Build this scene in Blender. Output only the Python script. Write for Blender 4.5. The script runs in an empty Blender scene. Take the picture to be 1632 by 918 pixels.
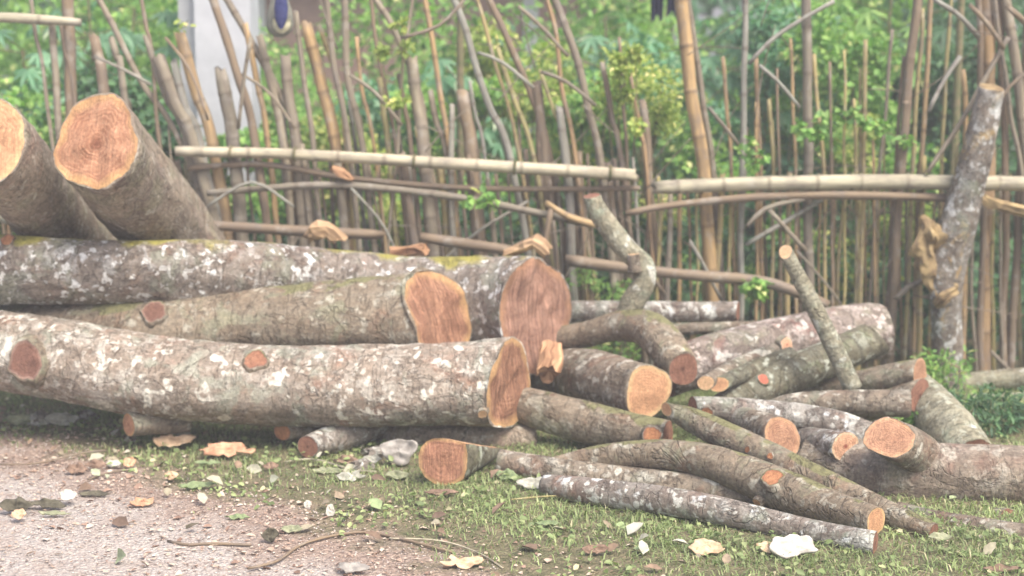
import bpy, math, random
import numpy as np
from mathutils import Vector, Matrix, noise
from mathutils.bvhtree import BVHTree

R = math.radians
SC = bpy.context.scene
# ------------------------------------------------------------------ camera, sky, sun, exposure
CAMZ, PITCH, FPX = 1.5, R(8.1), 2242.0
cam_d = bpy.data.cameras.new("camera")
cam = bpy.data.objects.new("camera", cam_d)
SC.collection.objects.link(cam)
cam.location = (0, 0, CAMZ)
cam.rotation_euler = (R(90) - PITCH, 0, 0)
cam_d.sensor_width = 36.0
cam_d.lens = 36.0 * FPX / 1632.0
cam_d.clip_end = 500
cam_d.dof.use_dof = True
cam_d.dof.focus_distance = 4.6
cam_d.dof.aperture_fstop = 1.7
SC.camera = cam

SUN_EL, SUN_AZ = R(55), R(142)          # azimuth: direction the sun stands in, clockwise from +Y
world = bpy.data.worlds.new("World")
SC.world = world
world.use_nodes = True
nt = world.node_tree
sky = nt.nodes.new("ShaderNodeTexSky")
sky.sky_type = 'NISHITA'
sky.sun_disc = False
sky.sun_elevation = SUN_EL
sky.sun_rotation = SUN_AZ
sky.air_density = 1.0
sky.dust_density = 7.0
nt.links.new(sky.outputs[0], nt.nodes["Background"].inputs[0])
nt.nodes["Background"].inputs[1].default_value = 0.15
sun_d = bpy.data.lights.new("sun", 'SUN')
sun_d.energy = 1.8
sun_d.angle = R(25)
sun_d.color = (1.0, 0.94, 0.85)
sun = bpy.data.objects.new("sun", sun_d)
SC.collection.objects.link(sun)
sd = Vector((math.sin(SUN_AZ) * math.cos(SUN_EL), math.cos(SUN_AZ) * math.cos(SUN_EL), math.sin(SUN_EL)))
sun.rotation_euler = sd.to_track_quat('Z', 'Y').to_euler()
SC.view_settings.view_transform = 'Standard'
SC.view_settings.look = 'None'
SC.view_settings.exposure = 0.93
SC.view_settings.gamma = 1.0

# ------------------------------------------------------------------ placing helpers
cp, sp = math.cos(PITCH), math.sin(PITCH)
def ray(px, py):
    a = (px - 816) / FPX
    b = -(py - 459) / FPX
    return Vector((a, cp + b * sp, -sp + b * cp))
def P(px, py, Y):
    d = ray(px, py)
    return Vector((0, 0, CAMZ)) + d * (Y / d.y)
def T(px, py, Y):                       # metres per pixel at that point
    return (Y / ray(px, py).y) / FPX
def G(px, py, z=0.0):
    d = ray(px, py)
    return Vector((0, 0, CAMZ)) + d * ((z - CAMZ) / d.z)

rnd = random.Random(7)
nprng = np.random.default_rng(11)

# ------------------------------------------------------------------ object helpers
def link(o):
    SC.collection.objects.link(o); return o
def thing(name, label, cat, loc, group=None):
    o = bpy.data.objects.new(name, None)
    o.empty_display_size = 0.1
    o.location = loc
    link(o)
    o['label'] = label; o['category'] = cat
    if group: o['group'] = group
    return o
def tag(o, label=None, cat=None, group=None, kind=None):
    if label: o['label'] = label
    if cat: o['category'] = cat
    if group: o['group'] = group
    if kind: o['kind'] = kind
    return o
def mk(name, verts, faces, mats, parent=None, uvs=None, smooth=True, midx=None, off=None):
    me = bpy.data.meshes.new(name)
    V = np.array(verts, dtype=float).reshape(-1, 3)
    base = Vector((0, 0, 0))
    if parent is not None:
        q = parent
        while q is not None:
            base = base + q.location; q = q.parent
    elif off is not None:
        base = Vector(off)
    V = V - np.array(base)
    me.from_pydata(V.tolist(), [], faces)
    if not isinstance(mats, (list, tuple)): mats = [mats]
    for m in mats: me.materials.append(m)
    if uvs is not None:
        l = me.uv_layers.new(name="UVMap")
        l.data.foreach_set("uv", np.array(uvs, dtype=float).ravel())
    if midx is not None:
        me.polygons.foreach_set("material_index", midx)
    me.polygons.foreach_set("use_smooth", [smooth] * len(me.polygons))
    me.update()
    o = bpy.data.objects.new(name, me)
    if parent is not None: o.parent = parent
    elif off is not None: o.location = off
    return link(o)
def catmull(pts, n):
    out = []
    m = len(pts)
    for i in range(m - 1):
        p0 = pts[max(i - 1, 0)]; p1 = pts[i]; p2 = pts[i + 1]; p3 = pts[min(i + 2, m - 1)]
        for k in range(n):
            t = k / n
            out.append(tuple(0.5 * ((2 * b) + (-a + c) * t + (2 * a - 5 * b + 4 * c - d) * t * t + (-a + 3 * b - 3 * c + d) * t ** 3)
                             for a, b, c, d in zip(p0, p1, p2, p3)))
    out.append(tuple(pts[-1]))
    return out
def frames(cs):
    """tangents and a twist-free frame whose seam looks away from the road"""
    n = len(cs); ts = []
    for i in range(n):
        t = cs[min(i + 1, n - 1)] - cs[max(i - 1, 0)]
        ts.append(t.normalized())
    ref = Vector((0.1, 1, -0.3))
    if abs(ts[0].dot(ref.normalized())) > 0.85: ref = Vector((0, 0.2, -1))
    fs = []
    a = (ref - ts[0] * ref.dot(ts[0])).normalized()
    for t in ts:
        a = (a - t * a.dot(t)).normalized()
        fs.append((a, t.cross(a)))
    return ts, fs
def N3(x, y, z): return noise.noise(Vector((x, y, z)))

def tube(path, seg=40, sub=8, lump=0.06, fine=0.02, seed=0.0, n0=None, n1=None, lobes=(), rim=0.965, n2=None):
    """path: [(Vector, r)]. Returns verts, faces, uvs, end ring data"""
    flat = [(p.x, p.y, p.z, r) for p, r in path]
    sm = catmull(flat, sub)
    cs = [Vector(s[:3]) for s in sm]; rs = [max(s[3], 0.002) for s in sm]
    ts, fs = frames(cs)
    verts = []; vs = []
    s = 0.0
    rings = len(cs)
    for i in range(rings):
        if i: s += (cs[i] - cs[i - 1]).length
        vs.append(s)
        a, b = fs[i]
        for k in range(seg):
            th = 2 * math.pi * k / seg
            ct, st = math.cos(th), math.sin(th)
            f = 1 + lump * N3(ct * 0.9 + seed, st * 0.9, s * 2.2) * 2 + fine * N3(ct * 3.5, st * 3.5 + seed, s * 14) * 2
            for (amp, kk, ph) in lobes: f += amp * math.cos(kk * th + ph)
            v = cs[i] + (a * ct + b * st) * rs[i] * f
            if n1 is not None and i > rings * 0.3:
                dd = (v - cs[-1]).dot(n1) / ts[-1].dot(n1)
                if n2 is not None:
                    dd = max(dd, (v - cs[-1] - ts[-1] * n2[1]).dot(n2[0]) / ts[-1].dot(n2[0]))
                if n2 is not None or lump > 0.04: dd += 0.012 * N3(th * 1.1, seed, 4.0) * (rs[-1] / 0.18)
                if dd > 0 or i == rings - 1: v = v - ts[-1] * dd
            if n0 is not None and i < rings * 0.7:
                dd = (v - cs[0]).dot(n0)
                if dd > 0 or i == 0: v = v - ts[0] * (dd / ts[0].dot(n0))
            verts.append(v)
    faces = []; uvs = []
    for i in range(rings - 1):
        for k in range(seg):
            k2 = (k + 1) % seg
            faces.append((i * seg + k, i * seg + k2, (i + 1) * seg + k2, (i + 1) * seg + k))
            u0 = k / seg * 2 * math.pi * rs[0]; u1 = (k + 1) / seg * 2 * math.pi * rs[0]
            uvs += [(u0, vs[i]), (u1, vs[i]), (u1, vs[i + 1]), (u0, vs[i + 1])]
    ends = []
    for which in (0, 1):
        i = 0 if which == 0 else rings - 1
        ring = [verts[i * seg + k].copy() for k in range(seg)]
        nn = (n0 if which == 0 else n1)
        if nn is None: nn = -ts[0] if which == 0 else ts[-1]
        c = sum(ring, Vector()) / seg
        st = len(verts)
        inner = [c + (v - c) * (rim + 0.035 * N3(k * 0.9, seed, which)) for k, v in enumerate(ring)]
        verts += inner
        for k in range(seg):
            k2 = (k + 1) % seg
            q = (i * seg + k, i * seg + k2, st + k2, st + k)
            faces.append(q if which else q[::-1])
            uvs += [(k / seg, vs[i])] * 4
        ends.append((c, inner, nn.normalized()))
    return verts, faces, uvs, ends

def capmesh(c, ring, n, seed, rough=0.02, nr=9):
    """sawn face: concentric rings of vertices with a slight saw roughness; UVs are metric-free, rim radius about 1"""
    seg = len(ring)
    up = Vector((0, 0, 1))
    v_ax = up - n * up.dot(n)
    if v_ax.length < 0.2: v_ax = Vector((0, 1, 0)) - n * n.y
    v_ax.normalize(); u_ax = v_ax.cross(n)
    R0 = sum((v - c).length for v in ring) / seg
    verts = []; uvp = []
    for j in range(nr):
        f = 1 - j / nr
        for v in ring:
            p = c + (v - c) * f
            if j: p = p + n * (N3(p.x * 14 + seed, p.y * 14, p.z * 14) * R0 * rough * 3)
            else: p = p + n * 0.0005
            verts.append(p)
            d = (v - c) * f
            # ring-following radius so the growth rings follow the outline
            ang = math.atan2(d.dot(v_ax), d.dot(u_ax))
            uvp.append((f * math.cos(ang), f * math.sin(ang)))
    verts.append(c + n * (N3(c.x * 14 + seed, c.y * 14, c.z * 14) * R0 * rough)); uvp.append((0, 0))
    faces = []
    for j in range(nr - 1):
        for k in range(seg):
            k2 = (k + 1) % seg
            faces.append((j * seg + k, j * seg + k2, (j + 1) * seg + k2, (j + 1) * seg + k))
    for k in range(seg):
        faces.append(((nr - 1) * seg + k, (nr - 1) * seg + (k + 1) % seg, len(verts) - 1))
    # orientation
    fn = (verts[faces[-1][1]] - verts[faces[-1][0]]).cross(verts[-1] - verts[faces[-1][0]])
    if fn.dot(n) < 0: faces = [tuple(reversed(q)) for q in faces]
    uvs = [uvp[i] for q in faces for i in q]
    return verts, faces, uvs

# ------------------------------------------------------------------ materials
class NB:
    def __init__(s, name):
        s.m = bpy.data.materials.new(name); s.m.use_nodes = True
        s.t = s.m.node_tree; s.b = s.t.nodes["Principled BSDF"]
        s.b.inputs["Roughness"].default_value = 0.85
        s.b.inputs["Specular IOR Level"].default_value = 0.25
    def n(s, typ, **kw):
        x = s.t.nodes.new(typ)
        for k, v in kw.items(): setattr(x, k, v)
        return x
    def set(s, sock, v):
        if isinstance(v, (int, float)): sock.default_value = v
        elif isinstance(v, (tuple, list, Vector)):
            v = tuple(v)
            if len(v) == 3 and sock.type == 'RGBA': v = v + (1,)
            sock.default_value = v
        else: s.t.links.new(v, sock)
    def math(s, op, a, b=0.0, c=None, clamp=False):
        x = s.n("ShaderNodeMath", operation=op, use_clamp=clamp)
        s.set(x.inputs[0], a); s.set(x.inputs[1], b)
        if c is not None: s.set(x.inputs[2], c)
        return x.outputs[0]
    def vmath(s, op, a, b=(0, 0, 0)):
        x = s.n("ShaderNodeVectorMath", operation=op)
        s.set(x.inputs[0], a); s.set(x.inputs[1], b)
        return x.outputs[1] if op in ('LENGTH', 'DOT_PRODUCT') else x.outputs[0]
    def scale(s, a, v):
        x = s.n("ShaderNodeMapping"); s.set(x.inputs[0], a); x.inputs[3].default_value = v
        return x.outputs[0]
    def noise(s, vec, sc, det=4, rough=0.55, dist=0.0):
        x = s.n("ShaderNodeTexNoise"); s.set(x.inputs["Vector"], vec)
        x.inputs["Scale"].default_value = sc; x.inputs["Detail"].default_value = det
        x.inputs["Roughness"].default_value = rough; x.inputs["Distortion"].default_value = dist
        return x.outputs[0]
    def ramp(s, f, stops, interp='LINEAR'):
        x = s.n("ShaderNodeValToRGB"); s.set(x.inputs[0], f)
        x.color_ramp.interpolation = interp
        e = x.color_ramp.elements
        while len(e) < len(stops): e.new(0.5)
        for i, (p, c) in enumerate(stops):
            e[i].position = p
            e[i].color = (c, c, c, 1) if isinstance(c, (int, float)) else tuple(c) + (1,)
        return x.outputs[0]
    def mix(s, f, a, b, mode='MIX'):
        x = s.n("ShaderNodeMix", data_type='RGBA', blend_type=mode)
        s.set(x.inputs[0], f); s.set(x.inputs[6], a); s.set(x.inputs[7], b)
        return x.outputs[2]
    def bump(s, h, st, dist):
        x = s.n("ShaderNodeBump"); s.set(x.inputs["Height"], h)
        x.inputs["Strength"].default_value = st; x.inputs["Distance"].default_value = dist
        s.t.links.new(x.outputs[0], s.b.inputs["Normal"])
    def color(s, c): s.set(s.b.inputs["Base Color"], c)
    def objco(s, k=30.0):
        tc = s.n("ShaderNodeTexCoord"); oi = s.n("ShaderNodeObjectInfo")
        r = s.math('MULTIPLY', oi.outputs["Random"], k)
        return s.vmath('ADD', tc.outputs["Object"], r), oi.outputs["Random"], tc

def bark(name, c1, c2, lich=(0.5, 0.5, 0.46), la=0.5, green=(0.30, 0.38, 0.28), ga=0.3, red=(0.22, 0.10, 0.06), ra=0.3,
         moss=None, ma=0.0, band=0.35, spot=0.3):
    s = NB(name)
    co, rr, tc = s.objco()
    uv = s.vmath('ADD', tc.outputs["UV"], s.math('MULTIPLY', rr, 30.0))
    warp = s.vmath('ADD', co, s.vmath('SCALE', s.noise(co, 6, 3), (0, 0, 0)))
    big = s.noise(co, 3.2, 5, 0.6, 0.6)
    c = s.mix(s.ramp(big, [(0.36, 0.0), (0.62, 1.0)]), c1, c2)
    # bands and streaks round the trunk
    bn = s.noise(s.scale(uv, (4, 22, 1)), 1.0, 4, 0.6)
    c = s.mix(s.math('MULTIPLY', s.ramp(bn, [(0.42, 0.0), (0.66, 1.0)]), band), c, tuple(x * 0.42 for x in c1))
    ln = s.noise(s.scale(uv, (70, 9, 1)), 1.0, 3, 0.6)
    c = s.mix(s.math('MULTIPLY', s.ramp(ln, [(0.35, 1.0), (0.55, 0.0)]), 0.35), c, tuple(x * 0.45 for x in c1))
    # red-brown rubbed bark
    c = s.mix(s.math('MULTIPLY', s.ramp(s.noise(co, 5.2, 4, 0.65, 0.8), [(0.55, 0.0), (0.68, 1.0)]), ra), c, red)
    # green-grey lichen
    c = s.mix(s.math('MULTIPLY', s.ramp(s.noise(s.vmath('ADD', co, (7, 3, 1)), 6.5, 4, 0.6, 0.5), [(0.54, 0.0), (0.62, 1.0)]), ga), c, green)
    # pale lichen: broad crusts and small spots with hard edges
    l1 = s.ramp(s.noise(s.vmath('ADD', co, (3, 9, 4)), 9.0, 5, 0.62, 0.35), [(0.60 - 0.12 * la, 0.0), (0.67 - 0.12 * la, 1.0)])
    l2 = s.ramp(s.noise(s.vmath('ADD', co, (13, 2, 8)), 26.0, 3, 0.55, 0.2), [(0.60 - 0.06 * la, 0.0), (0.635 - 0.06 * la, 1.0)])
    lc = s.mix(s.noise(co, 14, 2), tuple(x * 0.75 for x in lich), tuple(min(x * 1.25, 0.85) for x in lich))
    clus = s.ramp(s.noise(s.vmath('ADD', co, (5, 5, 9)), 2.6, 3, 0.6), [(0.38, 0.15), (0.58, 1.0)])
    soft = s.ramp(s.noise(s.vmath('ADD', co, (1, 8, 3)), 13, 5, 0.7, 0.6), [(0.42, 0.0), (0.62, 1.0)])
    c = s.mix(s.math('MULTIPLY', soft, 0.15 + 0.25 * la), c, tuple(x * 0.85 for x in lich))
    dk = s.ramp(s.noise(s.vmath('ADD', co, (4, 1, 6)), 19, 5, 0.7, 0.8), [(0.52, 0.0), (0.66, 1.0)])
    c = s.mix(s.math('MULTIPLY', dk, 0.45), c, tuple(x * 0.5 for x in c1))
    c = s.mix(s.math('MULTIPLY', s.math('MULTIPLY', l1, clus), min(1, 0.45 + 0.4 * la)), c, lc)
    l3 = s.ramp(s.noise(s.vmath('ADD', co, (9, 12, 2)), 15, 2, 0.5, 0.1), [(0.64 - 0.05 * la, 0.0), (0.69 - 0.05 * la, 1.0)])
    c = s.mix(s.math('MULTIPLY', l3, min(1, spot * 1.1)), c, tuple(min(x * 1.5, 0.8) for x in lich))
    c = s.mix(s.math('MULTIPLY', s.math('MULTIPLY', l2, clus), spot), c, tuple(min(x * 1.3, 0.85) for x in lich))
    if moss is not None:
        g = s.n("ShaderNodeNewGeometry"); sx = s.n("ShaderNodeSeparateXYZ"); s.set(sx.inputs[0], g.outputs["Normal"])
        m = s.math('ADD', sx.outputs[2], s.math('MULTIPLY', s.math('SUBTRACT', s.noise(co, 5, 4), 0.5), 1.8))
        m = s.ramp(m, [(0.95 - ma, 0.0), (min(1.0, 1.25 - ma), 1.0)])
        c = s.mix(m, c, s.mix(s.noise(co, 30, 2), tuple(x * 0.6 for x in moss), moss))
    fn = s.noise(co, 75, 5, 0.7)
    c = s.mix(1.0, c, (0.94, 0.97, 0.975), 'MULTIPLY')
    c = s.mix(1.0, c, s.ramp(fn, [(0.3, 0.55), (0.7, 1.3)]), 'MULTIPLY')
    s.color(c)
    cr = s.noise(s.scale(uv, (6, 3.2, 1)), 1.0, 5, 0.6, 0.5)
    crk = s.ramp(s.math('ABSOLUTE', s.math('SUBTRACT', cr, 0.5)), [(0.0, 1.0), (0.012, 0.0)])
    cr2 = s.noise(s.scale(uv, (5, 15, 1)), 1.0, 4, 0.6, 0.3)
    crk = s.math('MAXIMUM', crk, s.ramp(s.math('ABSOLUTE', s.math('SUBTRACT', cr2, 0.52)), [(0.0, 0.8), (0.012, 0.0)]))
    c = s.mix(s.math('MULTIPLY', crk, 0.4), c, tuple(x * 0.3 for x in c1))
    s.color(c)
    h = s.math('ADD', s.math('MULTIPLY', fn, 0.5), s.math('ADD', s.math('MULTIPLY_ADD', crk, -0.5, s.math('MULTIPLY', l1, 0.25)), s.math('ADD', s.math('MULTIPLY', ln, 0.35), s.math('MULTIPLY', s.noise(co, 18, 4), 0.9))))
    s.bump(h, 0.9, 0.012)
    s.b.inputs["Roughness"].default_value = 0.9
    return s.m

def cut(name, light, dark, rimc, rings=16, ringa=0.6, streak=0.3, sdir=0.0, core=None, blot=0.4):
    s = NB(name)
    tc = s.n("ShaderNodeTexCoord"); oi = s.n("ShaderNodeObjectInfo")
    rr = s.math('MULTIPLY', oi.outputs["Random"], 40.0)
    uv = tc.outputs["UV"]
    off = s.vmath('ADD', uv, rr)
    wob = s.math('MULTIPLY', s.math('SUBTRACT', s.noise(off, 1.8, 4, 0.6), 0.5), 0.4)
    r = s.math('ADD', s.vmath('LENGTH', uv), wob)
    ph = s.math('MULTIPLY', r, rings * 6.283)
    ph = s.math('ADD', ph, s.math('MULTIPLY', s.noise(off, 5, 3), 2.2))
    sn = s.math('MULTIPLY_ADD', s.math('SINE', ph), 0.5, 0.5)
    sn = s.math('MULTIPLY', sn, s.ramp(s.noise(off, 3.0, 2), [(0.35, 0.25), (0.65, 1.0)]))
    c = s.mix(s.math('MULTIPLY', sn, ringa), light, dark)
    c = s.mix(s.math('MULTIPLY', s.ramp(s.noise(off, 1.9, 4, 0.6), [(0.4, 0.0), (0.65, 1.0)]), blot), c, dark)
    mp = s.n("ShaderNodeMapping"); s.set(mp.inputs[0], off); mp.inputs[2].default_value = (0, 0, sdir); mp.inputs[3].default_value = (34, 1.6, 1)
    stn = s.noise(mp.outputs[0], 1.0, 4, 0.65)
    c = s.mix(s.math('MULTIPLY', s.ramp(stn, [(0.40, 1.0), (0.58, 0.0)]), streak), c, tuple(x * 0.35 for x in dark))
    c = s.mix(s.math('MULTIPLY', s.ramp(stn, [(0.6, 0.0), (0.72, 1.0)]), streak), c, tuple(min(0.8, x * 1.5) for x in light))
    c = s.mix(s.math('MULTIPLY', s.ramp(s.noise(off, 9, 5, 0.7), [(0.45, 0.0), (0.62, 1.0)]), 0.35), c, tuple(x * 0.6 for x in dark))
    if core: c = s.mix(s.ramp(r, [(0.06, 1.0), (0.22, 0.0)]), c, core)
    c = s.mix(s.ramp(r, [(0.80, 0.0), (0.96, 1.0)]), c, rimc)
    sxy = s.n("ShaderNodeSeparateXYZ"); s.set(sxy.inputs[0], uv)
    ang = s.math('ARCTAN2', sxy.outputs[1], sxy.outputs[0])
    cvn = s.n("ShaderNodeCombineXYZ"); s.set(cvn.inputs[0], s.math('MULTIPLY', ang, 1.6)); s.set(cvn.inputs[1], s.math('ADD', s.math('MULTIPLY', r, 0.35), rr))
    cn = s.noise(cvn.outputs[0], 1.6, 3, 0.6)
    ck = s.math('MULTIPLY', s.ramp(s.math('ABSOLUTE', s.math('SUBTRACT', cn, 0.5)), [(0.0, 1.0), (0.022, 0.0)]), s.ramp(r, [(0.04, 0.0), (0.12, 1.0), (0.45, 1.0), (0.75, 0.0)]))
    c = s.mix(s.math('MULTIPLY', ck, 0.5), c, tuple(x * 0.3 for x in dark))
    mp2 = s.n("ShaderNodeMapping"); s.set(mp2.inputs[0], off); mp2.inputs[2].default_value = (0, 0, sdir + 1.1); mp2.inputs[3].default_value = (38, 1.1, 1)
    saw = s.noise(mp2.outputs[0], 1.0, 3, 0.6)
    c = s.mix(1.0, c, s.ramp(saw, [(0.35, 0.78), (0.65, 1.12)]), 'MULTIPLY')
    c = s.mix(s.math('MULTIPLY', s.ramp(s.noise(off, 2.6, 5, 0.7), [(0.5, 0.0), (0.68, 1.0)]), 0.5), c, tuple(x * 0.62 for x in dark))
    fn = s.noise(s.vmath('ADD', tc.outputs["Object"], rr), 90, 4, 0.7)
    c = s.mix(1.0, c, s.ramp(fn, [(0.3, 0.7), (0.7, 1.2)]), 'MULTIPLY')
    s.color(c)
    h = s.math('ADD', s.math('MULTIPLY', sn, 0.25), s.math('ADD', s.math('MULTIPLY', stn, 1.2 * streak + 0.2), s.math('MULTIPLY', fn, 0.4)))
    s.bump(h, 0.7, 0.008)
    s.b.inputs["Roughness"].default_value = 0.75
    return s.m

def plain(name, c1, c2, sc=20, rough=0.85, bump=0.4, streaky=False):
    s = NB(name)
    co, rr, tc = s.objco()
    v = co
    if streaky: v = s.scale(s.vmath('ADD', tc.outputs["UV"], s.math('MULTIPLY', rr, 20)), (60, 4, 1)); f = s.noise(v, 1.0, 4, 0.6)
    else: f = s.noise(v, sc, 5, 0.65)
    c = s.mix(s.ramp(f, [(0.35, 0.0), (0.65, 1.0)]), c1, c2)
    s.color(c); s.b.inputs["Roughness"].default_value = rough
    s.bump(f, bump, 0.004)
    return s.m

def bamboo(name, cols, node=True):
    cols = [(a * 1.0, b * 1.06, c * 0.96) for a, b, c in cols]
    """cols: three colours, one picked between per object; stained lengthwise, dark at each node"""
    s = NB(name)
    co, rr, tc = s.objco()
    pick = s.ramp(rr, [(0.15, cols[0]), (0.5, cols[1]), (0.85, cols[2])])
    uv = s.vmath('ADD', tc.outputs["UV"], s.math('MULTIPLY', rr, 13.0))
    st = s.noise(s.scale(uv, (90, 3, 1)), 1.0, 4, 0.65)
    c = s.mix(s.math('MULTIPLY', s.ramp(st, [(0.4, 1.0), (0.62, 0.0)]), 0.5), pick, (0.13, 0.10, 0.085))
    bl = s.noise(co, 7, 4, 0.65)
    c = s.mix(s.math('MULTIPLY', s.ramp(bl, [(0.5, 0.0), (0.68, 1.0)]), 0.6), c, (0.17, 0.15, 0.14))
    c = s.mix(s.math('MULTIPLY', s.ramp(s.noise(co, 11, 3), [(0.56, 0.0), (0.66, 1.0)]), 0.35), c, (0.42, 0.40, 0.36))
    if node:
        sx = s.n("ShaderNodeSeparateXYZ"); s.set(sx.inputs[0], tc.outputs["UV"])
        fr = s.math('FRACT', s.math('DIVIDE', sx.outputs[1], 0.23))
        nd = s.ramp(s.math('ABSOLUTE', s.math('SUBTRACT', fr, 0.5)), [(0.0, 1.0), (0.035, 0.7), (0.06, 0.0)])
        c = s.mix(s.math('MULTIPLY', nd, s.math('MULTIPLY', s.noise(co, 2.5, 2), 0.9)), c, (0.10, 0.075, 0.06))
    s.color(c); s.b.inputs["Roughness"].default_value = 0.6
    s.bump(s.math('ADD', st, bl), 0.35, 0.004)
    return s.m

def leafmat(name, a, b, c, pale=None, trans=0.35):
    s = NB(name)
    g = s.n("ShaderNodeNewGeometry")
    stops = [(0.0, a), (0.45, b), (0.85, c)]
    if pale: stops += [(0.94, c), (0.97, pale)]
    col = s.ramp(g.outputs["Random Per Island"], stops)
    tc = s.n("ShaderNodeTexCoord")
    col = s.mix(1.0, col, s.ramp(s.noise(tc.outputs["Object"], 2.2, 3), [(0.35, 0.7), (0.65, 1.2)]), 'MULTIPLY')
    s.color(col); s.b.inputs["Roughness"].default_value = 0.5
    s.b.inputs["Specular IOR Level"].default_value = 0.4
    tr = s.n("ShaderNodeBsdfTranslucent"); s.set(tr.inputs[0], s.mix(1.0, col, (1.0, 1.25, 0.6), 'MULTIPLY'))
    mx = s.n("ShaderNodeMixShader"); mx.inputs[0].default_value = trans
    out = s.t.nodes["Material Output"]
    s.t.links.new(s.b.outputs[0], mx.inputs[1]); s.t.links.new(tr.outputs[0], mx.inputs[2])
    s.t.links.new(mx.outputs[0], out.inputs[0])
    return s.m

M = {}
M['bark_pale'] = bark('pale lichened bark', (0.269, 0.209, 0.164), (0.371, 0.298, 0.237), (0.550, 0.507, 0.450), 0.55, ga=0.5, green=(0.346, 0.393, 0.316), ra=0.6, red=(0.307, 0.152, 0.097), band=0.25, spot=0.75)
M['bark_mid'] = bark('brown bark with green lichen', (0.224, 0.171, 0.122), (0.307, 0.241, 0.176), (0.435, 0.418, 0.353), 0.2, ga=0.35, green=(0.256, 0.304, 0.195), ra=0.55, red=(0.269, 0.139, 0.085), spot=0.4, moss=(0.256, 0.241, 0.122), ma=0.0)
M['bark_moss'] = bark('bark with moss and white lichen', (0.218, 0.171, 0.140), (0.307, 0.253, 0.207), (0.666, 0.646, 0.632), 0.2, ga=0.3, ra=0.5, moss=(0.410, 0.367, 0.097), ma=0.16, spot=0.75)
M['bark_smooth'] = bark('smooth dark bark', (0.242, 0.185, 0.150), (0.373, 0.296, 0.222), (0.559, 0.516, 0.442), 0.1, ga=0.35, green=(0.317, 0.314, 0.195), ra=0.5, red=(0.242, 0.130, 0.097), spot=0.25, band=0.3)
M['bark_small'] = bark('brown small log bark', (0.192, 0.146, 0.109), (0.301, 0.241, 0.182), (0.512, 0.488, 0.426), 0.2, ga=0.35, green=(0.282, 0.329, 0.243), ra=0.5, red=(0.256, 0.127, 0.085), spot=0.55)
M['bark_white'] = bark('white lichened bark', (0.192, 0.152, 0.128), (0.307, 0.253, 0.213), (0.640, 0.634, 0.590), 0.45, ga=0.5, green=(0.320, 0.367, 0.292), ra=0.5, red=(0.256, 0.127, 0.085), spot=0.7, band=0.5)
M['bark_pink'] = bark('pink and grey crusted bark', (0.205, 0.152, 0.128), (0.294, 0.241, 0.201), (0.602, 0.520, 0.480), 0.6, ga=0.6, green=(0.307, 0.304, 0.207), ra=0.6, red=(0.269, 0.101, 0.079), spot=0.6)
M['bark_green'] = bark('dark green mossy bark', (0.128, 0.114, 0.079), (0.198, 0.177, 0.116), (0.435, 0.456, 0.389), 0.1, ga=0.5, green=(0.192, 0.228, 0.122), ra=0.2, spot=0.5)
M['bark_dead'] = bark('grey green dead bark', (0.287, 0.255, 0.180), (0.388, 0.355, 0.254), (0.573, 0.596, 0.508), 0.3, ga=0.5, green=(0.358, 0.411, 0.295), ra=0.3, spot=0.4)
M['bark_yellow'] = bark('bark with ochre fungus fibre', (0.16, 0.13, 0.105), (0.27, 0.22, 0.18), (0.60, 0.62, 0.62), 0.3, ga=0.3, ra=0.85, red=(0.44, 0.31, 0.14), spot=0.5)
M['fibre'] = plain('ochre rotten fibre', (0.17, 0.12, 0.07), (0.42, 0.32, 0.17), 16, 0.95, 1.0)
M['torn'] = plain('torn orange fibre wood', (0.17, 0.08, 0.045), (0.58, 0.36, 0.21), 30, 0.85, 1.2, True)
M['torn_pale'] = plain('torn pale fibre wood', (0.20, 0.12, 0.07), (0.62, 0.44, 0.27), 30, 0.85, 1.2, True)
M['cut_fresh'] = cut('fresh orange sawn wood', (0.56, 0.32, 0.20), (0.36, 0.155, 0.085), (0.54, 0.33, 0.16), 10, 0.8, 0.2, 0.5, core=(0.22, 0.09, 0.05), blot=0.25)
M['cut_tan'] = cut('fresh tan sawn wood', (0.612, 0.356, 0.201), (0.519, 0.265, 0.146), (0.649, 0.447, 0.237), 9, 0.25, 0.12, 0.2, blot=0.3)
M['cut_red'] = cut('torn red brown sawn wood', (0.5, 0.285, 0.18), (0.31, 0.14, 0.085), (0.5, 0.31, 0.15), 8, 0.4, 0.85, 0.2, blot=0.35)
M['cut_pink'] = cut('pinkish brown felled face', (0.52, 0.32, 0.24), (0.36, 0.185, 0.13), (0.44, 0.25, 0.15), 8, 0.4, 0.7, 0.2, blot=0.35)
M['cut_streak'] = cut('orange wood with saw streaks', (0.519, 0.276, 0.179), (0.399, 0.174, 0.112), (0.537, 0.338, 0.168), 5, 0.06, 0.5, -0.5, blot=0.3)
M['cut_dark'] = cut('weathered brown sawn wood', (0.391, 0.205, 0.140), (0.258, 0.121, 0.084), (0.309, 0.158, 0.112), 10, 0.4, 0.25, 0, core=(0.124, 0.056, 0.042), blot=0.5)
M['cut_ring'] = cut('pale wood with red heart', (0.762, 0.465, 0.298), (0.536, 0.260, 0.167), (0.845, 0.595, 0.391), 7, 0.35, 0.1, 0, core=(0.309, 0.084, 0.056), blot=0.2)
M['cut_rings_red'] = cut('ringed pinkish sawn wood', (0.507, 0.299, 0.191), (0.315, 0.153, 0.092), (0.543, 0.324, 0.191), 9, 0.7, 0.15, 0, blot=0.4)
M['cut_pale'] = cut('pale yellow sawn wood', (0.744, 0.506, 0.300), (0.613, 0.364, 0.190), (0.700, 0.474, 0.285), 5, 0.2, 0.1, 0, blot=0.2)
M['knot_red'] = cut('coral knot', (0.567, 0.186, 0.121), (0.412, 0.112, 0.074), (0.515, 0.186, 0.112), 4, 0.3, 0.1)
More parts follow.
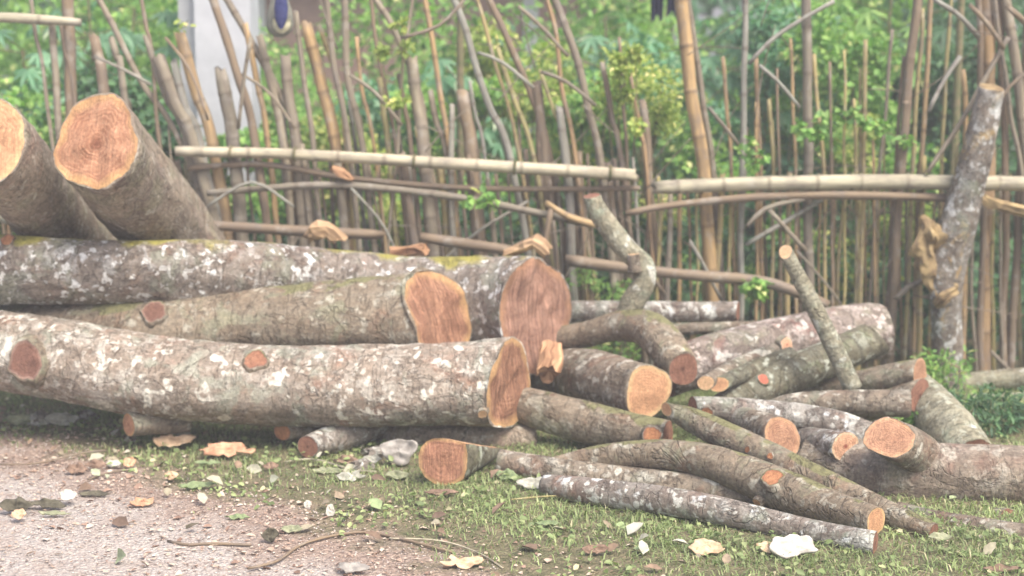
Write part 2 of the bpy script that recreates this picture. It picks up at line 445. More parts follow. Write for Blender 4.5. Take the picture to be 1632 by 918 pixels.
M['knot_orange'] = cut('orange knot', (0.613, 0.302, 0.149), (0.368, 0.150, 0.074), (0.315, 0.134, 0.084), 5, 0.4, 0.3, blot=0.5)
M['knot_red2'] = cut('red brown open knot', (0.468, 0.247, 0.147), (0.324, 0.133, 0.084), (0.270, 0.123, 0.084), 4, 0.4, 0.4, blot=0.6)
M['knot_dark'] = cut('dark healed knot', (0.247, 0.130, 0.093), (0.154, 0.074, 0.056), (0.278, 0.177, 0.140), 5, 0.6, 0.2, blot=0.5)

# ------------------------------------------------------------------ ground
def edge_d(x, y): return (y + 0.853 * x - 4.12) / 1.314      # signed distance from the road edge, grass side positive
def gz(x, y): return 0.018 * N3(x * 1.3, y * 1.3, 0.3) + 0.006 * N3(x * 6, y * 6, 2.0)
def axis(lo, hi, n):
    t = np.linspace(-1, 1, n); return np.sign(t) * np.abs(t) ** 2.6 * 60
s = NB('gravel soil and turf')
tc = s.n("ShaderNodeTexCoord"); co = tc.outputs["Object"]
sx = s.n("ShaderNodeSeparateXYZ"); s.set(sx.inputs[0], co)
d = s.math('MULTIPLY', s.math('SUBTRACT', s.math('MULTIPLY_ADD', sx.outputs[0], 0.853, sx.outputs[1]), 4.12), 0.761)
d = s.math('ADD', d, s.math('MULTIPLY', s.math('SUBTRACT', s.noise(co, 2.2, 5, 0.65), 0.5), 0.9))
g1 = s.noise(co, 55, 4, 0.75); g2 = s.noise(co, 9, 5, 0.7)
grav = s.mix(s.ramp(g1, [(0.35, 0.0), (0.62, 1.0)]), (0.37, 0.345, 0.325), (0.60, 0.565, 0.535))
vo = s.n("ShaderNodeTexVoronoi"); s.set(vo.inputs["Vector"], co); vo.inputs["Scale"].default_value = 70
grav = s.mix(s.ramp(vo.outputs["Distance"], [(0.25, 0.0), (0.6, 0.45)]), grav, (0.27, 0.21, 0.185))
vc = s.n("ShaderNodeSeparateXYZ"); s.set(vc.inputs[0], vo.outputs["Color"])
grav = s.mix(s.ramp(vc.outputs[0], [(0.86, 0.0), (0.92, 0.4)]), grav, (0.66, 0.60, 0.53))
grav = s.mix(s.ramp(g2, [(0.45, 0.0), (0.7, 0.6)]), grav, (0.33, 0.245, 0.20))
lit = s.mix(s.ramp(g1, [(0.35, 0.0), (0.65, 1.0)]), (0.20, 0.145, 0.12), (0.44, 0.345, 0.285))
soil = s.mix(s.ramp(g2, [(0.35, 0.0), (0.65, 1.0)]), (0.09, 0.10, 0.05), (0.24, 0.20, 0.13))
c = s.mix(s.ramp(s.math('ADD', d, 0.5), [(0.12, 0.0), (0.36, 1.0)]), grav, lit)
c = s.mix(s.ramp(s.math('ADD', d, 0.5), [(0.47, 0.0), (0.62, 1.0)]), c, soil)
s.color(c); s.b.inputs["Roughness"].default_value = 0.95
s.bump(s.math('ADD', g1, s.math('MULTIPLY', vo.outputs["Distance"], -0.8)), 1.0, 0.012)
M['ground'] = s.m
xs = axis(0, 0, 141); ys = axis(0, 0, 141) + 5.0
gv = [(x, y, gz(x, y) if abs(x) < 12 and abs(y - 5) < 12 else 0.0) for y in ys for x in xs]
gf = [(j * 141 + i, j * 141 + i + 1, (j + 1) * 141 + i + 1, (j + 1) * 141 + i) for j in range(140) for i in range(140)]
tag(mk('ground', gv, gf, M['ground']), kind='structure')

# ------------------------------------------------------------------ logs
def build_log(name, label, path, bmat, end=None, start=None, seed=0.0, lump=0.05, fine=0.018, lobes=(), seg=40, sub=8,
              cat='log', group=None, rough=0.02, rim=0.965, bevel=None):
    """path in (px, py, Y, half-width px); end/start: (normal or None, material)"""
    pts = [(P(a, b, y), r * T(a, b, y)) for a, b, y, r in path]
    n1 = Vector(end[0]).normalized() if end and end[0] else None
    n0 = Vector(start[0]).normalized() if start and start[0] else None
    low = min(pts, key=lambda q: q[0].z - q[1])
    base = Vector((low[0].x, low[0].y, low[0].z - low[1]))
    t = thing(name, label, cat, base, group)
    v, f, uv, ends = tube(pts, seg, sub, lump, fine, seed, n0, n1, lobes, rim, (Vector(bevel[0]).normalized(), bevel[1]) if bevel else None)
    tr = mk('bark' if cat == 'log' else 'branch_bark', v, f, bmat, t, uv)
    for i, spec in ((0, start), (1, end)):
        m = spec[1] if spec else M['cut_dark']
        c, ring, n = ends[i]
        cv, cf, cuv = capmesh(c, ring, n, seed, rough)
        mk('cut_face', cv, cf, m, t, cuv)
    t['_s'] = seed
    bv = BVHTree.FromPolygons([tuple(q) for q in v], f)
    return t, bv
def knot(tb, px, py, r, length, face, bmat, tilt=(0, 0, 0), name='knot', squash=1.0, label=None):
    """a cut branch scar or stub standing proud of the bark where the log shows it"""
    t, bv = tb
    d = ray(px, py).normalized()
    hit, n, _, _ = bv.ray_cast(Vector((0, 0, CAMZ)), d)
    if hit is None: return None
    if n.dot(d) > 0: n = -n
    sc = (hit - Vector((0, 0, CAMZ))).dot(Vector((0, cp, -sp))) / FPX
    R0 = r * sc; L = length * sc
    ax = (n + Vector(tilt)).normalized()
    rp = [(hit - ax * R0 * 0.5, R0 * 1.25), (hit + ax * L * 0.3, R0 * 1.12), (hit + ax * L, R0)]
    v, f, uv, ends = tube(rp, 24, 4, 0.16, 0.08, px * 0.1, rim=0.92)
    c, ring, nn = ends[1]
    cv, cf, cuv = capmesh(c, ring, nn, px * 0.01, 0.05, 5)
    k = len(v)
    fs = f + [tuple(i + k for i in q) for q in cf]
    o = mk(name, v + cv, fs, [bmat, face], t, uv + cuv, midx=[0] * len(f) + [1] * len(cf))
    if squash != 1.0: pass
    if label: o['label'] = label
    return o

# the three big felled logs in front of the fence
front = build_log('felled_log', 'thick pale lichen-spotted log lying lowest and nearest the road at left', [(-190, 530, 6.05, 56), (-90, 542, 6.0, 58), (0, 560, 5.95, 61), (100, 577, 5.9, 64), (200, 596, 5.85, 66), (300, 610, 5.82, 65), (400, 616, 5.8, 64), (600, 618, 5.77, 66), (720, 616, 5.75, 69), (812, 613, 5.74, 73)],
                  M['bark_pale'], end=((0.9, -0.43, 0.03), M['cut_red']), seed=1.3, seg=72, sub=12, lump=0.045, rough=0.02, lobes=((0.05, 3, 1.57),), bevel=((0.75, -0.6, -0.25), 0.09))
knot(front, 45, 575, 30, 9, M['knot_dark'], M['bark_mid'], name='healed_knot')
knot(front, 408, 576, 19, 4, M['knot_red2'], M['bark_mid'])
knot(front, 770, 656, 8, 6, M['cut_pale'], M['bark_mid'])
mid = build_log('felled_log', 'greenish brown log wedged between the front log and the mossy rear log', [(-180, 538, 6.25, 40), (-60, 535, 6.22, 42), (0, 533, 6.2, 43), (200, 525, 6.14, 54), (400, 519, 6.1, 57), (600, 510, 6.06, 66), (708, 506, 6.03, 80)],
                M['bark_mid'], end=((0.88, -0.48, 0.12), M['cut_red']), seed=4.1, seg=64, sub=12, lobes=((0.06, 3, 1.57),), rough=0.02, bevel=((0.74, -0.55, 0.62), 0.03))
knot(mid, 248, 500, 20, 6, M['knot_dark'], M['bark_mid'], name='healed_knot')
rear = build_log('felled_log', 'long mossy log with white lichen and wide pinkish cut end, under the tilted logs', [(-180, 415, 6.1, 54), (-60, 425, 6.1, 55), (0, 428, 6.1, 56), (100, 432, 6.1, 53), (200, 433, 6.12, 50), (300, 433, 6.16, 52), (400, 438, 6.25, 58), (450, 446, 6.32, 60), (550, 468, 6.42, 70), (700, 487, 6.48, 79), (800, 494, 6.42, 88), (862, 499, 6.3, 95)],
                 M['bark_moss'], end=((0.86, -0.5, 0.02), M['cut_pink']), seed=8.8, seg=72, sub=10, rough=0.02, lobes=((0.04, 2, 1.0), (0.06, 3, -1.57)), bevel=((0.5, -0.85, -0.1), 0.06))
knot(rear, 12, 385, 11, 4, M['knot_orange'], M['bark_mid'])
knot(rear, 850, 395, 12, 22, M['cut_pale'], M['bark_mid'], tilt=(-0.2, 0, 1.2), name='branch_stub')
# splintered hinge of the felling cut, hanging under the wide end
# two tilted logs resting across the rear log
tl = build_log('tilted_log', 'tilted smooth log with big round ringed orange face, resting on the mossy log', [(155, 226, 5.75, 74), (200, 283, 6.08, 72), (250, 345, 6.46, 69), (290, 395, 6.75, 66), (322, 435, 6.95, 62)],
               M['bark_smooth'], start=((-0.24, -0.92, 0.30), M['cut_fresh']), seed=12.2, seg=64, sub=10, lobes=((0.045, 2, 0.3), (0.045, 3, 2.2), (0.03, 5, 0.7), (0.015, 9, 1.0)), rough=0.035, rim=0.97)
tl2 = build_log('tilted_log', 'tilted dark log cut off by the left picture edge beside the round orange face', [(-22, 222, 5.72, 68), (25, 278, 6.02, 66), (80, 345, 6.42, 63), (122, 395, 6.72, 60), (155, 435, 6.92, 56)],
                M['bark_smooth'], start=((-0.1, -0.95, 0.30), M['cut_tan']), seed=15.7, seg=56, sub=10, lobes=((0.06, 2, 1.3), (0.04, 3, 0.2)))
build_log('support_log', 'grey log ground-level behind the big logs by the fence foot', [(-180, 350, 7.0, 12), (-60, 338, 7.0, 12), (20, 346, 6.95, 12), (60, 356, 6.9, 12)], M['bark_dead'], seed=3.1, seg=20, sub=6)

# the heap on the right
def L(label, path, bm, end=None, start=None, **k):
    k.setdefault('seg', 32); k.setdefault('sub', 8)
    return build_log(k.pop('name', 'small_log'), label, path, M[bm], end=end, start=start, group=k.pop('group', 'small logs in the right heap'), **k)
C = M
tan = L('stout grey log with large pale tan sawn face in the middle of the heap', [(880, 600, 6.6, 42), (915, 602, 6.4, 45), (960, 609, 6.15, 47), (1033, 624, 5.82, 42)], 'bark_small', end=((0.36, -0.93, 0.02), C['cut_tan']), seed=21, lobes=((0.04, 2, 1), (0.05, 3, 2)), seg=48)
curve = L('curved brown log arching down to a dark round end above the tan face', [(880, 540, 6.5, 19), (930, 534, 6.42, 20), (985, 520, 6.32, 24), (1030, 524, 6.2, 29), (1062, 553, 6.05, 31), (1089, 588, 5.9, 26)], 'bark_mid', end=((0.32, -0.93, -0.1), C['cut_dark']), seed=22, seg=40, name='curved_log')
br = L('bent forked lichened branch standing up out of the heap behind the curved log', [(998, 512, 6.38, 20), (1008, 482, 6.36, 20), (1026, 452, 6.36, 19), (1026, 424, 6.36, 18), (1000, 399, 6.38, 18), (972, 364, 6.4, 17), (952, 335, 6.4, 15), (943, 312, 6.4, 13)], 'bark_dead', end=((-0.2, -0.2, 1), C['cut_dark']), seed=23, name='forked_branch', cat='branch')
knot(br, 1012, 428, 9, 24, C['cut_pale'], M['bark_small'], tilt=(0.0, 0.5, 4.5), name='branch_stub')
L('thin lichened log lying level behind the bent branch, nearest the fence', [(890, 497, 6.72, 17), (960, 496, 6.72, 17), (1060, 497, 6.72, 17), (1176, 496, 6.7, 16)], 'bark_white', end=((0.9, -0.3, 0), C['cut_dark']), seed=24, seg=24)
L('thin dark log directly under the level lichened log by the fence', [(1030, 526, 6.66, 10), (1100, 524, 6.66, 10), (1225, 520, 6.66, 9)], 'bark_small', seed=25, seg=20)
big = L('thick pink and grey crusted log with a pale knot, ending under the fence at right', [(1060, 600, 6.12, 34), (1120, 576, 6.2, 38), (1180, 562, 6.3, 40), (1250, 546, 6.42, 43), (1330, 533, 6.5, 43), (1385, 529, 6.56, 43), (1409, 529, 6.58, 40)], 'bark_pink', end=((1, 0.15, 0.1), C['cut_dark']), seed=26, seg=56, lump=0.07)
knot(big, 1246, 550, 13, 12, C['cut_ring'], M['bark_small'])
gr = L('dark green mossy log with a coral red knot, slanting up to the right', [(1140, 655, 5.8, 22), (1215, 617, 5.98, 29), (1300, 580, 6.15, 31), (1395, 540, 6.32, 28)], 'bark_green', seed=27, seg=40, end=((0.6, 0.2, 0.5), C['cut_dark']))
knot(gr, 1216, 606, 9, 3, C['knot_red'], M['bark_green'])
st = L('straight greenish stick leaning diagonally across the crusted log, pale tip up', [(1252, 401, 5.9, 11), (1290, 475, 5.9, 14), (1325, 545, 5.88, 15), (1360, 620, 5.86, 15)], 'bark_dead', start=((-0.5, -0.6, 0.6), C['cut_pale']), seed=28, seg=24, name='leaning_stick', cat='branch')
L('slim log with pale yellow round end, left of a touching twin', [(1125, 610, 5.72, 12), (1180, 580, 6.0, 13), (1235, 560, 6.15, 13)], 'bark_small', start=((-0.1, -1, 0), C['cut_pale']), seed=29, seg=24)
L('slim log with pale tan end, right of a touching twin', [(1146, 613, 5.74, 12), (1205, 588, 6.0, 15), (1262, 570, 6.1, 18)], 'bark_green', start=((0.15, -1, 0.1), C['cut_tan']), seed=30, seg=24)
L('short log above another, with brown end face pointing right by the mossy stump', [(1270, 628, 6.3, 15), (1340, 614, 6.2, 18), (1400, 604, 6.1, 21), (1466, 594, 6.0, 22)], 'bark_mid', end=((0.72, -0.7, 0.1), C['cut_rings_red']), seed=31)
L('dim log with brown end face squeezed beneath the right-pointing log', [(1370, 650, 6.05, 20), (1420, 642, 5.98, 23), (1466, 630, 5.9, 25)], 'bark_mid', end=((0.6, -0.8, -0.05), C['cut_dark']), seed=32)
L('level brown log ending square left of the grey slanting slab', [(1225, 650, 5.85, 12), (1270, 644, 5.8, 18), (1350, 642, 5.75, 21), (1449, 643, 5.7, 22)], 'bark_small', end=((0.98, -0.1, 0), C['cut_rings_red']), seed=33)
wl = L('white-blotched log with an amber knot at its left end', [(1104, 648, 5.6, 16), (1150, 652, 5.58, 19), (1240, 660, 5.55, 21), (1320, 672, 5.5, 21), (1385, 692, 5.45, 19)], 'bark_white', seed=34, start=((-1, -0.3, 0), C['cut_dark']))
knot(wl, 1127, 657, 10, 3, C['knot_orange'], M['bark_small'])
L('log with pinkish ringed oval face between two thinner logs', [(1150, 662, 5.7, 22), (1200, 680, 5.5, 30), (1247, 698, 5.3, 34)], 'bark_small', end=((0.42, -0.87, 0.25), C['cut_rings_red']), seed=35, seg=40, lobes=((0.1, 2, 0.7),))
L('short white-barked log with pale face and dark red heart', [(1270, 700, 5.6, 24), (1300, 706, 5.42, 25), (1347, 712, 5.2, 25)], 'bark_white', end=((0.3, -0.95, 0.05), C['cut_ring']), seed=36, seg=36)
bigr = L('thick smooth brown log running out of the picture at the right edge', [(1290, 735, 5.4, 40), (1350, 748, 5.28, 49), (1420, 757, 5.2, 54), (1520, 758, 5.14, 52), (1632, 762, 5.08, 52), (1760, 766, 5.0, 52)], 'bark_smooth', seed=37, seg=64, name='felled_log')
t = bigr[0]
rp = [(P(1480, 740, 5.2), 0.085), (P(1452, 716, 5.12), 0.088), (P(1417, 697, 5.0), 0.080)]
v, f, uv, e = tube(rp, 36, 6, 0.08, 0.03, 5.5, n1=Vector((-0.15, -0.75, 0.72)).normalized(), lobes=((0.1, 2, 0.4),))
o = mk('fork_stub', v, f, M['bark_small'], t, uv)
cv, cf, cuv = capmesh(*e[1], 2.0, 0.05, 8); mk('cut_face', cv, cf, C['cut_rings_red'], t, cuv)
L('grey-green slab-like slanting log beside the weeds at right', [(1440, 590, 6.25, 18), (1478, 640, 6.0, 34), (1515, 690, 5.75, 44), (1550, 735, 5.55, 40)], 'bark_dead', seed=38, seg=36, name='slanting_log')
L('grey log at the far right lying behind the weeds against the fence', [(1490, 618, 6.95, 17), (1550, 610, 6.95, 17), (1640, 602, 6.9, 17), (1740, 596, 6.9, 17)], 'bark_dead', seed=39, seg=24)
L('thin pale stick lying low in the weeds at far right', [(1520, 640, 6.7, 9), (1560, 636, 6.7, 9), (1610, 634, 6.7, 8), (1690, 632, 6.7, 8)], 'bark_dead', seed=40, seg=18, end=(None, C['cut_pale']))
e18 = L('brown log poking out under the big front log, broken reddish end', [(800, 640, 6.0, 26), (850, 650, 5.85, 30), (930, 672, 5.72, 34), (1000, 688, 5.6, 33), (1064, 697, 5.5, 28)], 'bark_mid', end=((0.9, -0.4, 0), C['cut_dark']), seed=41, seg=40)
knot(e18, 1040, 694, 15, 12, C['knot_orange'], M['bark_small'], tilt=(0.3, -0.4, 0.2), name='branch_stub')
L('low brown log behind the first row, mostly hidden by the two front poles', [(795, 736, 5.35, 20), (870, 748, 5.3, 22), (1000, 768, 5.2, 24), (1150, 785, 5.05, 24), (1260, 800, 4.95, 20)], 'bark_small', seed=42, seg=28)
l19 = L('long smooth log with a bright orange axe scar and an oval pale end', [(880, 742, 5.3, 12), (940, 730, 5.3, 18), (1010, 724, 5.25, 22), (1090, 728, 5.17, 26), (1160, 746, 5.05, 30), (1240, 778, 4.9, 32), (1320, 808, 4.75, 28), (1396, 831, 4.6, 23)], 'bark_mid', end=((0.62, -0.78, 0.05), C['cut_tan']), seed=43, seg=40, name='long_pole')
knot(l19, 1232, 762, 18, 3, C['knot_orange'], M['bark_mid'], tilt=(0, 0, 0.4), name='axe_scar')
knot(l19, 1212, 796, 8, 10, C['cut_tan'], M['bark_small'], name='branch_stub')
l20 = L('long pole sloping from the tan face down to the grass at right, split pale tip', [(1062, 652, 5.42, 10), (1100, 668, 5.38, 19), (1160, 696, 5.25, 23), (1250, 740, 5.05, 24), (1350, 790, 4.85, 24), (1430, 826, 4.7, 20), (1488, 849, 4.6, 15)], 'bark_mid', start=((-0.9, -0.5, 0.15), C['cut_tan']), seed=44, seg=32, name='long_pole')
knot(l20, 1192, 716, 5, 2, C['knot_orange'], M['bark_small'])
knot(l20, 1228, 727, 6, 2, C['knot_orange'], M['bark_small'])
L('nearest long pole on the grass with white lichen blotches and broken end', [(868, 772, 5.1, 16), (930, 781, 5.0, 21), (1050, 797, 4.85, 23), (1150, 815, 4.72, 23), (1270, 844, 4.58, 22), (1395, 866, 4.42, 20)], 'bark_white', end=((0.9, -0.42, 0), C['cut_dark']), seed=45, seg=32, name='long_pole')
l23 = L('thin reddish pole with a pale yellow knot at the bottom right edge', [(1430, 812, 4.95, 13), (1480, 826, 4.85, 15), (1540, 841, 4.74, 20), (1632, 854, 4.62, 20), (1730, 866, 4.5, 20)], 'bark_small', seed=46, seg=28)
knot(l23, 1522, 843, 13, 5, C['cut_pale'], M['bark_small'])
L('small dark log end tucked under the thick right log', [(1530, 818, 5.2, 17), (1570, 822, 5.05, 18), (1606, 828, 4.85, 18)], 'bark_small', end=((0.5, -0.87, 0), C['cut_dark']), seed=47, seg=28)
WB = thing('log_block', 'wedge-shaped log block with orange streaked face, alone on the grass', 'log block', G(703, 772), None)
out = [(690, 699), (706, 698), (724, 702), (742, 707), (745, 724), (744, 745), (739, 762), (728, 771), (710, 774), (692, 771), (677, 760), (668, 744), (667, 727), (671, 712), (680, 703)]
def wring(k):                                        # k = 0 at the face, 1 at the thin end
    r_ = []
    for a, b in out:
        a2 = 706 + (a - 706) * (1 - k * 0.93); b2 = 704 + (b - 704) * (1 - k * 0.90)
        r_.append(P(a2 + 96 * k, b2 + 12 * k, 5.2 + 0.32 * k) + Vector((0, 0, 0.004 * N3(a * 0.3, b * 0.3, k * 5))))
    return r_
nr_ = 9; V = []; F = []; MI = []; U = []
for q in range(nr_ + 1): V += wring(q / nr_)
no = len(out)
for q in range(nr_):
    for k in range(no):
        k2 = (k + 1) % no
        F.append((q * no + k, q * no + k2, (q + 1) * no + k2, (q + 1) * no + k)); MI.append(1 if k in (0, 1, 2) else 0)
        U += [(k * .02, q * .04), (k * .02 + .02, q * .04), (k * .02 + .02, q * .04 + .04), (k * .02, q * .04 + .04)]
F.append(tuple(nr_ * no + k for k in range(no))); MI.append(0); U += [(0, 0)] * no
mk('bark', V, F, [M['bark_green'], M['torn']], WB, U, smooth=True, midx=MI)
fc = wring(0); cc = sum(fc, Vector()) / no
dense_r = []
for k in range(no):
    for w_ in range(3): dense_r.append(fc[k].lerp(fc[(k + 1) % no], w_ / 3))
nn_ = Vector((-0.1, -1, 0.05)).normalized()
cv, cf, cuv = capmesh(cc - Vector((0, 0.001, 0)), [p - Vector((0, 0.001, 0)) for p in dense_r], nn_, 2.0, 0.03)
mk('cut_face', cv, cf, M['cut_streak'], WB, cuv)
L('short log with orange end propping the front log at left', [(205, 677, 5.72, 19), (238, 674, 5.76, 20), (300, 670, 5.84, 20)], 'bark_small', start=((-0.75, -0.7, 0), C['cut_fresh']), seed=49, seg=28, name='log_block', group='blocks under the front log')
L('brown log stub in shadow under the middle of the front log', [(450, 688, 5.75, 14), (490, 684, 5.8, 14), (560, 680, 5.95, 13)], 'bark_mid', start=((-0.5, -0.85, 0), C['knot_orange']), seed=50, seg=24, name='log_block', group='blocks under the front log')
L('grey bark-covered log stub slanting out beneath the front log', [(490, 712, 5.58, 18), (520, 702, 5.66, 22), (560, 690, 5.76, 23), (610, 675, 5.9, 20)], 'bark_white', start=((-0.4, -0.9, 0), C['cut_dark']), seed=51, seg=28, name='log_block', group='blocks under the front log')
L('dark reddish log lying under the right half of the front log', [(600, 688, 5.95, 17), (650, 694, 5.85, 22), (760, 700, 5.8, 24), (850, 700, 5.85, 24)], 'bark_smooth', seed=52, seg=28, name='log_block', group='blocks under the front log')

# broken wood pieces on and behind the rear log
def chunk(label, pts, mat, seed, name='wood_chunk', lump=0.4, cat='wood chunk', seg=9):
    """broken offcut: angular flanks and long splinters at both ends"""
    rp = [(P(a, b, y), r * T(a, b, y)) for a, b, y, r in pts]
    t = thing(name, label, cat, min(rp, key=lambda q: q[0].z)[0])
    v, f, uv, e = tube(rp, seg, 2, lump * 0.8, 0.25, seed)
    r2 = random.Random(int(seed * 10)); n = len(v) - 2 * seg
    rings = n // seg
    for i_ in range(rings):
        for k in range(seg):
            p = v[i_ * seg + k]; R0 = rp[1][1]
            p += Vector((r2.uniform(-1, 1), r2.uniform(-1, 1), r2.uniform(-1, 1))) * R0 * 0.16
    for w_, (a, b) in enumerate(((0, 1), (-1, -2))):
        ax = (rp[a][0] - rp[b][0]).normalized()
        base_i = 0 if w_ == 0 else (rings - 1) * seg
        for k in range(seg):
            d_ = ax * rp[1][1] * r2.choice([0, 0.2, 0.5, 1.1]) * min(1, 0.3 + lump * 1.5)
            v[base_i + k] += d_; v[n + w_ * seg + k] += d_ * 0.7
        c = sum((v[base_i + k] for k in range(seg)), Vector()) / seg - ax * rp[1][1] * 0.4
        v.append(c); ci = len(v) - 1
        for k in range(seg):
            q = (n + w_ * seg + k, n + w_ * seg + (k + 1) % seg, ci)
            f.append(q if w_ else q[::-1]); uv += [(k * 0.02, 0), (k * 0.02 + 0.02, 0), (k * 0.02, 0.03)]
    mk('torn_wood', v, f, mat, t, uv, smooth=False)
    return t
chunk('jagged yellow torn wood knob behind the mossy log, left', [(496, 378, 6.72, 8), (506, 370, 6.7, 14), (520, 366, 6.7, 16), (534, 378, 6.7, 13)], M['torn_pale'], 1.1)
chunk('grey end of a stub with orange cut showing over the mossy log', [(622, 402, 6.75, 7), (650, 400, 6.75, 9), (676, 397, 6.7, 9)], M['torn'], 2.2, lump=0.15)
chunk('sharp orange splinter caught between the two upper fence rails', [(530, 268, 7.05, 3), (545, 276, 7.05, 7), (562, 286, 7.05, 3)], M['torn'], 3.2, name='wood_splinter')
chunk('pale stub with broken top rising over the mossy log near its cut end', [(806, 404, 6.66, 7), (830, 396, 6.64, 9), (852, 386, 6.6, 12), (868, 400, 6.6, 10)], M['torn_pale'], 4.7)
# thin stick behind the big end
chunk('jagged orange wood splinter block under the wide pinkish log end', [(882, 556, 6.2, 14), (879, 574, 6.14, 19), (875, 590, 6.1, 17)], M['torn'], 9.3, name='splintered_chunk', lump=0.25, seg=14)
chunk('thin grey stick wedged in the gap below the mossy log', [(755, 520, 6.3, 4), (790, 535, 6.2, 5), (825, 548, 6.1, 4)], M['bark_small'], 6.1, name='dead_stick', lump=0.1, cat='stick')

for lb, a, b, w_ in (('grey bark rubble lump under the front log at far left', 66, 668, 12), ('grey bark rubble lump left of the wedge block behind the flake', 600, 722, 12), ('grey rubble lump between the grey stub and the pale twisted leaf', 575, 742, 11), ('low grey rubble lump right of the large curled leaf at left', 140, 664, 9)):
    y_ = G(a, b + w_).y
    chunk(lb, [(a - w_, b + 2, y_, w_ * 0.7), (a, b, y_ + 0.03, w_), (a + w_ * 1.1, b + 2, y_ + 0.05, w_ * 0.7)], M['bark_white'], a * 0.01, name='bark_rubble', lump=0.35, cat='rubble')
# mossy old stump-post in the fence line
pt = build_log('old_tree_post', 'crooked dead tree post with ochre fibre and white lichen, right side of the fence', [(1510, 622, 6.95, 27), (1512, 560, 6.95, 25), (1508, 490, 6.95, 25), (1510, 430, 6.95, 28), (1524, 370, 6.95, 29), (1540, 310, 6.95, 27), (1558, 240, 6.95, 25), (1580, 139, 6.95, 20)],
               M['bark_yellow'], end=((0.1, -0.3, 1), M['fibre']), seed=61, seg=40, sub=10, lump=0.09, cat='dead tree')
for (pp, nm) in (([(1510, 500, 6.93, 8), (1502, 450, 6.92, 17), (1490, 405, 6.92, 20), (1480, 372, 6.92, 15), (1470, 343, 6.92, 3)], 'rotten_fork'),
                 ([(1492, 485, 6.9, 5), (1504, 476, 6.86, 7), (1525, 462, 6.86, 5)], 'fibre_strip')):
    rp = [(P(a, b, y), r * T(a, b, y)) for a, b, y, r in pp]
    v, f, uv, e = tube(rp, 26, 16, 0.6, 0.55, 9.0)
    mk(nm, v, f, M['fibre'], pt[0], uv, smooth=False)
chunk('orange rotten branch end jutting from the right fence post', [(1566, 316, 6.98, 8), (1590, 328, 6.98, 9), (1650, 338, 6.98, 10), (1720, 345, 7.0, 8)], M['fibre'], 7.7, name='rotten_branch', lump=0.25, cat='branch')

# ------------------------------------------------------------------ bamboo fence
BM = {
 't': bamboo('tan bamboo', [(0.464, 0.302, 0.165), (0.415, 0.284, 0.170), (0.378, 0.242, 0.147)]),
 'g': bamboo('grey weathered bamboo', [(0.268, 0.223, 0.187), (0.317, 0.260, 0.210), (0.232, 0.199, 0.170)]),
 'b': bamboo('grey blue weathered pole', [(0.329, 0.320, 0.306), (0.293, 0.284, 0.278), (0.354, 0.332, 0.312)]),
 'n': bamboo('brown weathered stake', [(0.244, 0.175, 0.130), (0.201, 0.151, 0.119), (0.268, 0.193, 0.142)], False),
 'y': bamboo('yellow bamboo cane', [(0.451, 0.374, 0.170), (0.415, 0.314, 0.159), (0.366, 0.314, 0.159)]),
 'w': bamboo('pale rail bamboo', [(0.561, 0.483, 0.391), (0.512, 0.447, 0.363), (0.488, 0.435, 0.352)]),
}
YF = 7.2
def cane(pts, node=True, seg=9, step=0.06, wob=0.012, seed=0.0, ragged=True):
    """pts: [(Vector, r)]; bamboo swells at every 0.23 m"""
    flat = [(p.x, p.y, p.z, r) for p, r in pts]
    dense = catmull(flat, 24) if len(flat) > 2 else [tuple(a + (b - a) * t / 24 for a, b in zip(flat[0], flat[1])) for t in range(25)]
    cs = [Vector(q[:3]) for q in dense]; S = [0.0]
    for i in range(1, len(cs)): S.append(S[-1] + (cs[i] - cs[i - 1]).length)
    tot = S[-1]
    pos = set(round(x, 4) for x in np.linspace(0, tot, max(3, int(tot / step) + 1)))
    if node:
        k = 0.115
        while k < tot:
            for dlt in (-0.012, -0.004, 0.004, 0.012):
                if 0 < k + dlt < tot: pos.add(round(k + dlt, 4))
            k += 0.23
    pos = sorted(pos)
    C2 = []; R2 = []
    for q in pos:
        j = min(max(np.searchsorted(S, q), 1), len(S) - 1)
        t = (q - S[j - 1]) / max(1e-6, S[j] - S[j - 1]); t = min(max(t, 0), 1)
        a = dense[j - 1]; b = dense[j]
        p = Vector([a[i] + (b[i] - a[i]) * t for i in range(3)]); r = a[3] + (b[3] - a[3]) * t
        p += Vector((N3(q * 3, seed, 0), N3(q * 3, seed, 5), 0)) * wob
        if node:
            dn = abs(((q / 0.23) % 1) - 0.5) * 0.23
            r *= 1 + 0.09 * math.exp(-(dn / 0.009) ** 2)
        else: r *= 1 + 0.12 * N3(q * 8, seed, 9)
        C2.append(p); R2.append(r)
    ts, fs = frames(C2)
    V = []; F = []; U = []
    n = len(C2)
    for i in range(n):
        a, b = fs[i]
        for k in range(seg):
            th = 2 * math.pi * k / seg
            o = (a * math.cos(th) + b * math.sin(th)) * R2[i] * (1 + 0.05 * N3(k * 0.8, seed, pos[i] * 2))
            if ragged and i == 0: o = o * 0.9 + ts[0] * -R2[0] * 1.5 * (N3(k * 1.7, seed, 3) + 0.2)
            V.append(C2[i] + o)
    for i in range(n - 1):
        for k in range(seg):
            k2 = (k + 1) % seg
            F.append((i * seg + k, i * seg + k2, (i + 1) * seg + k2, (i + 1) * seg + k))
            U += [(k * 0.01, pos[i]), ((k + 1) * 0.01, pos[i]), ((k + 1) * 0.01, pos[i + 1]), (k * 0.01, pos[i + 1])]
    for i in (0, n - 1):
        V.append(C2[i] + (ts[0] * R2[0] * 0.3 if i == 0 else Vector()))
        for k in range(seg):
            q = (i * seg + k, i * seg + (k + 1) % seg, len(V) - 1)
            F.append(q if i else q[::-1]); U += [(0, 0.0)] * 3
    return V, F, U

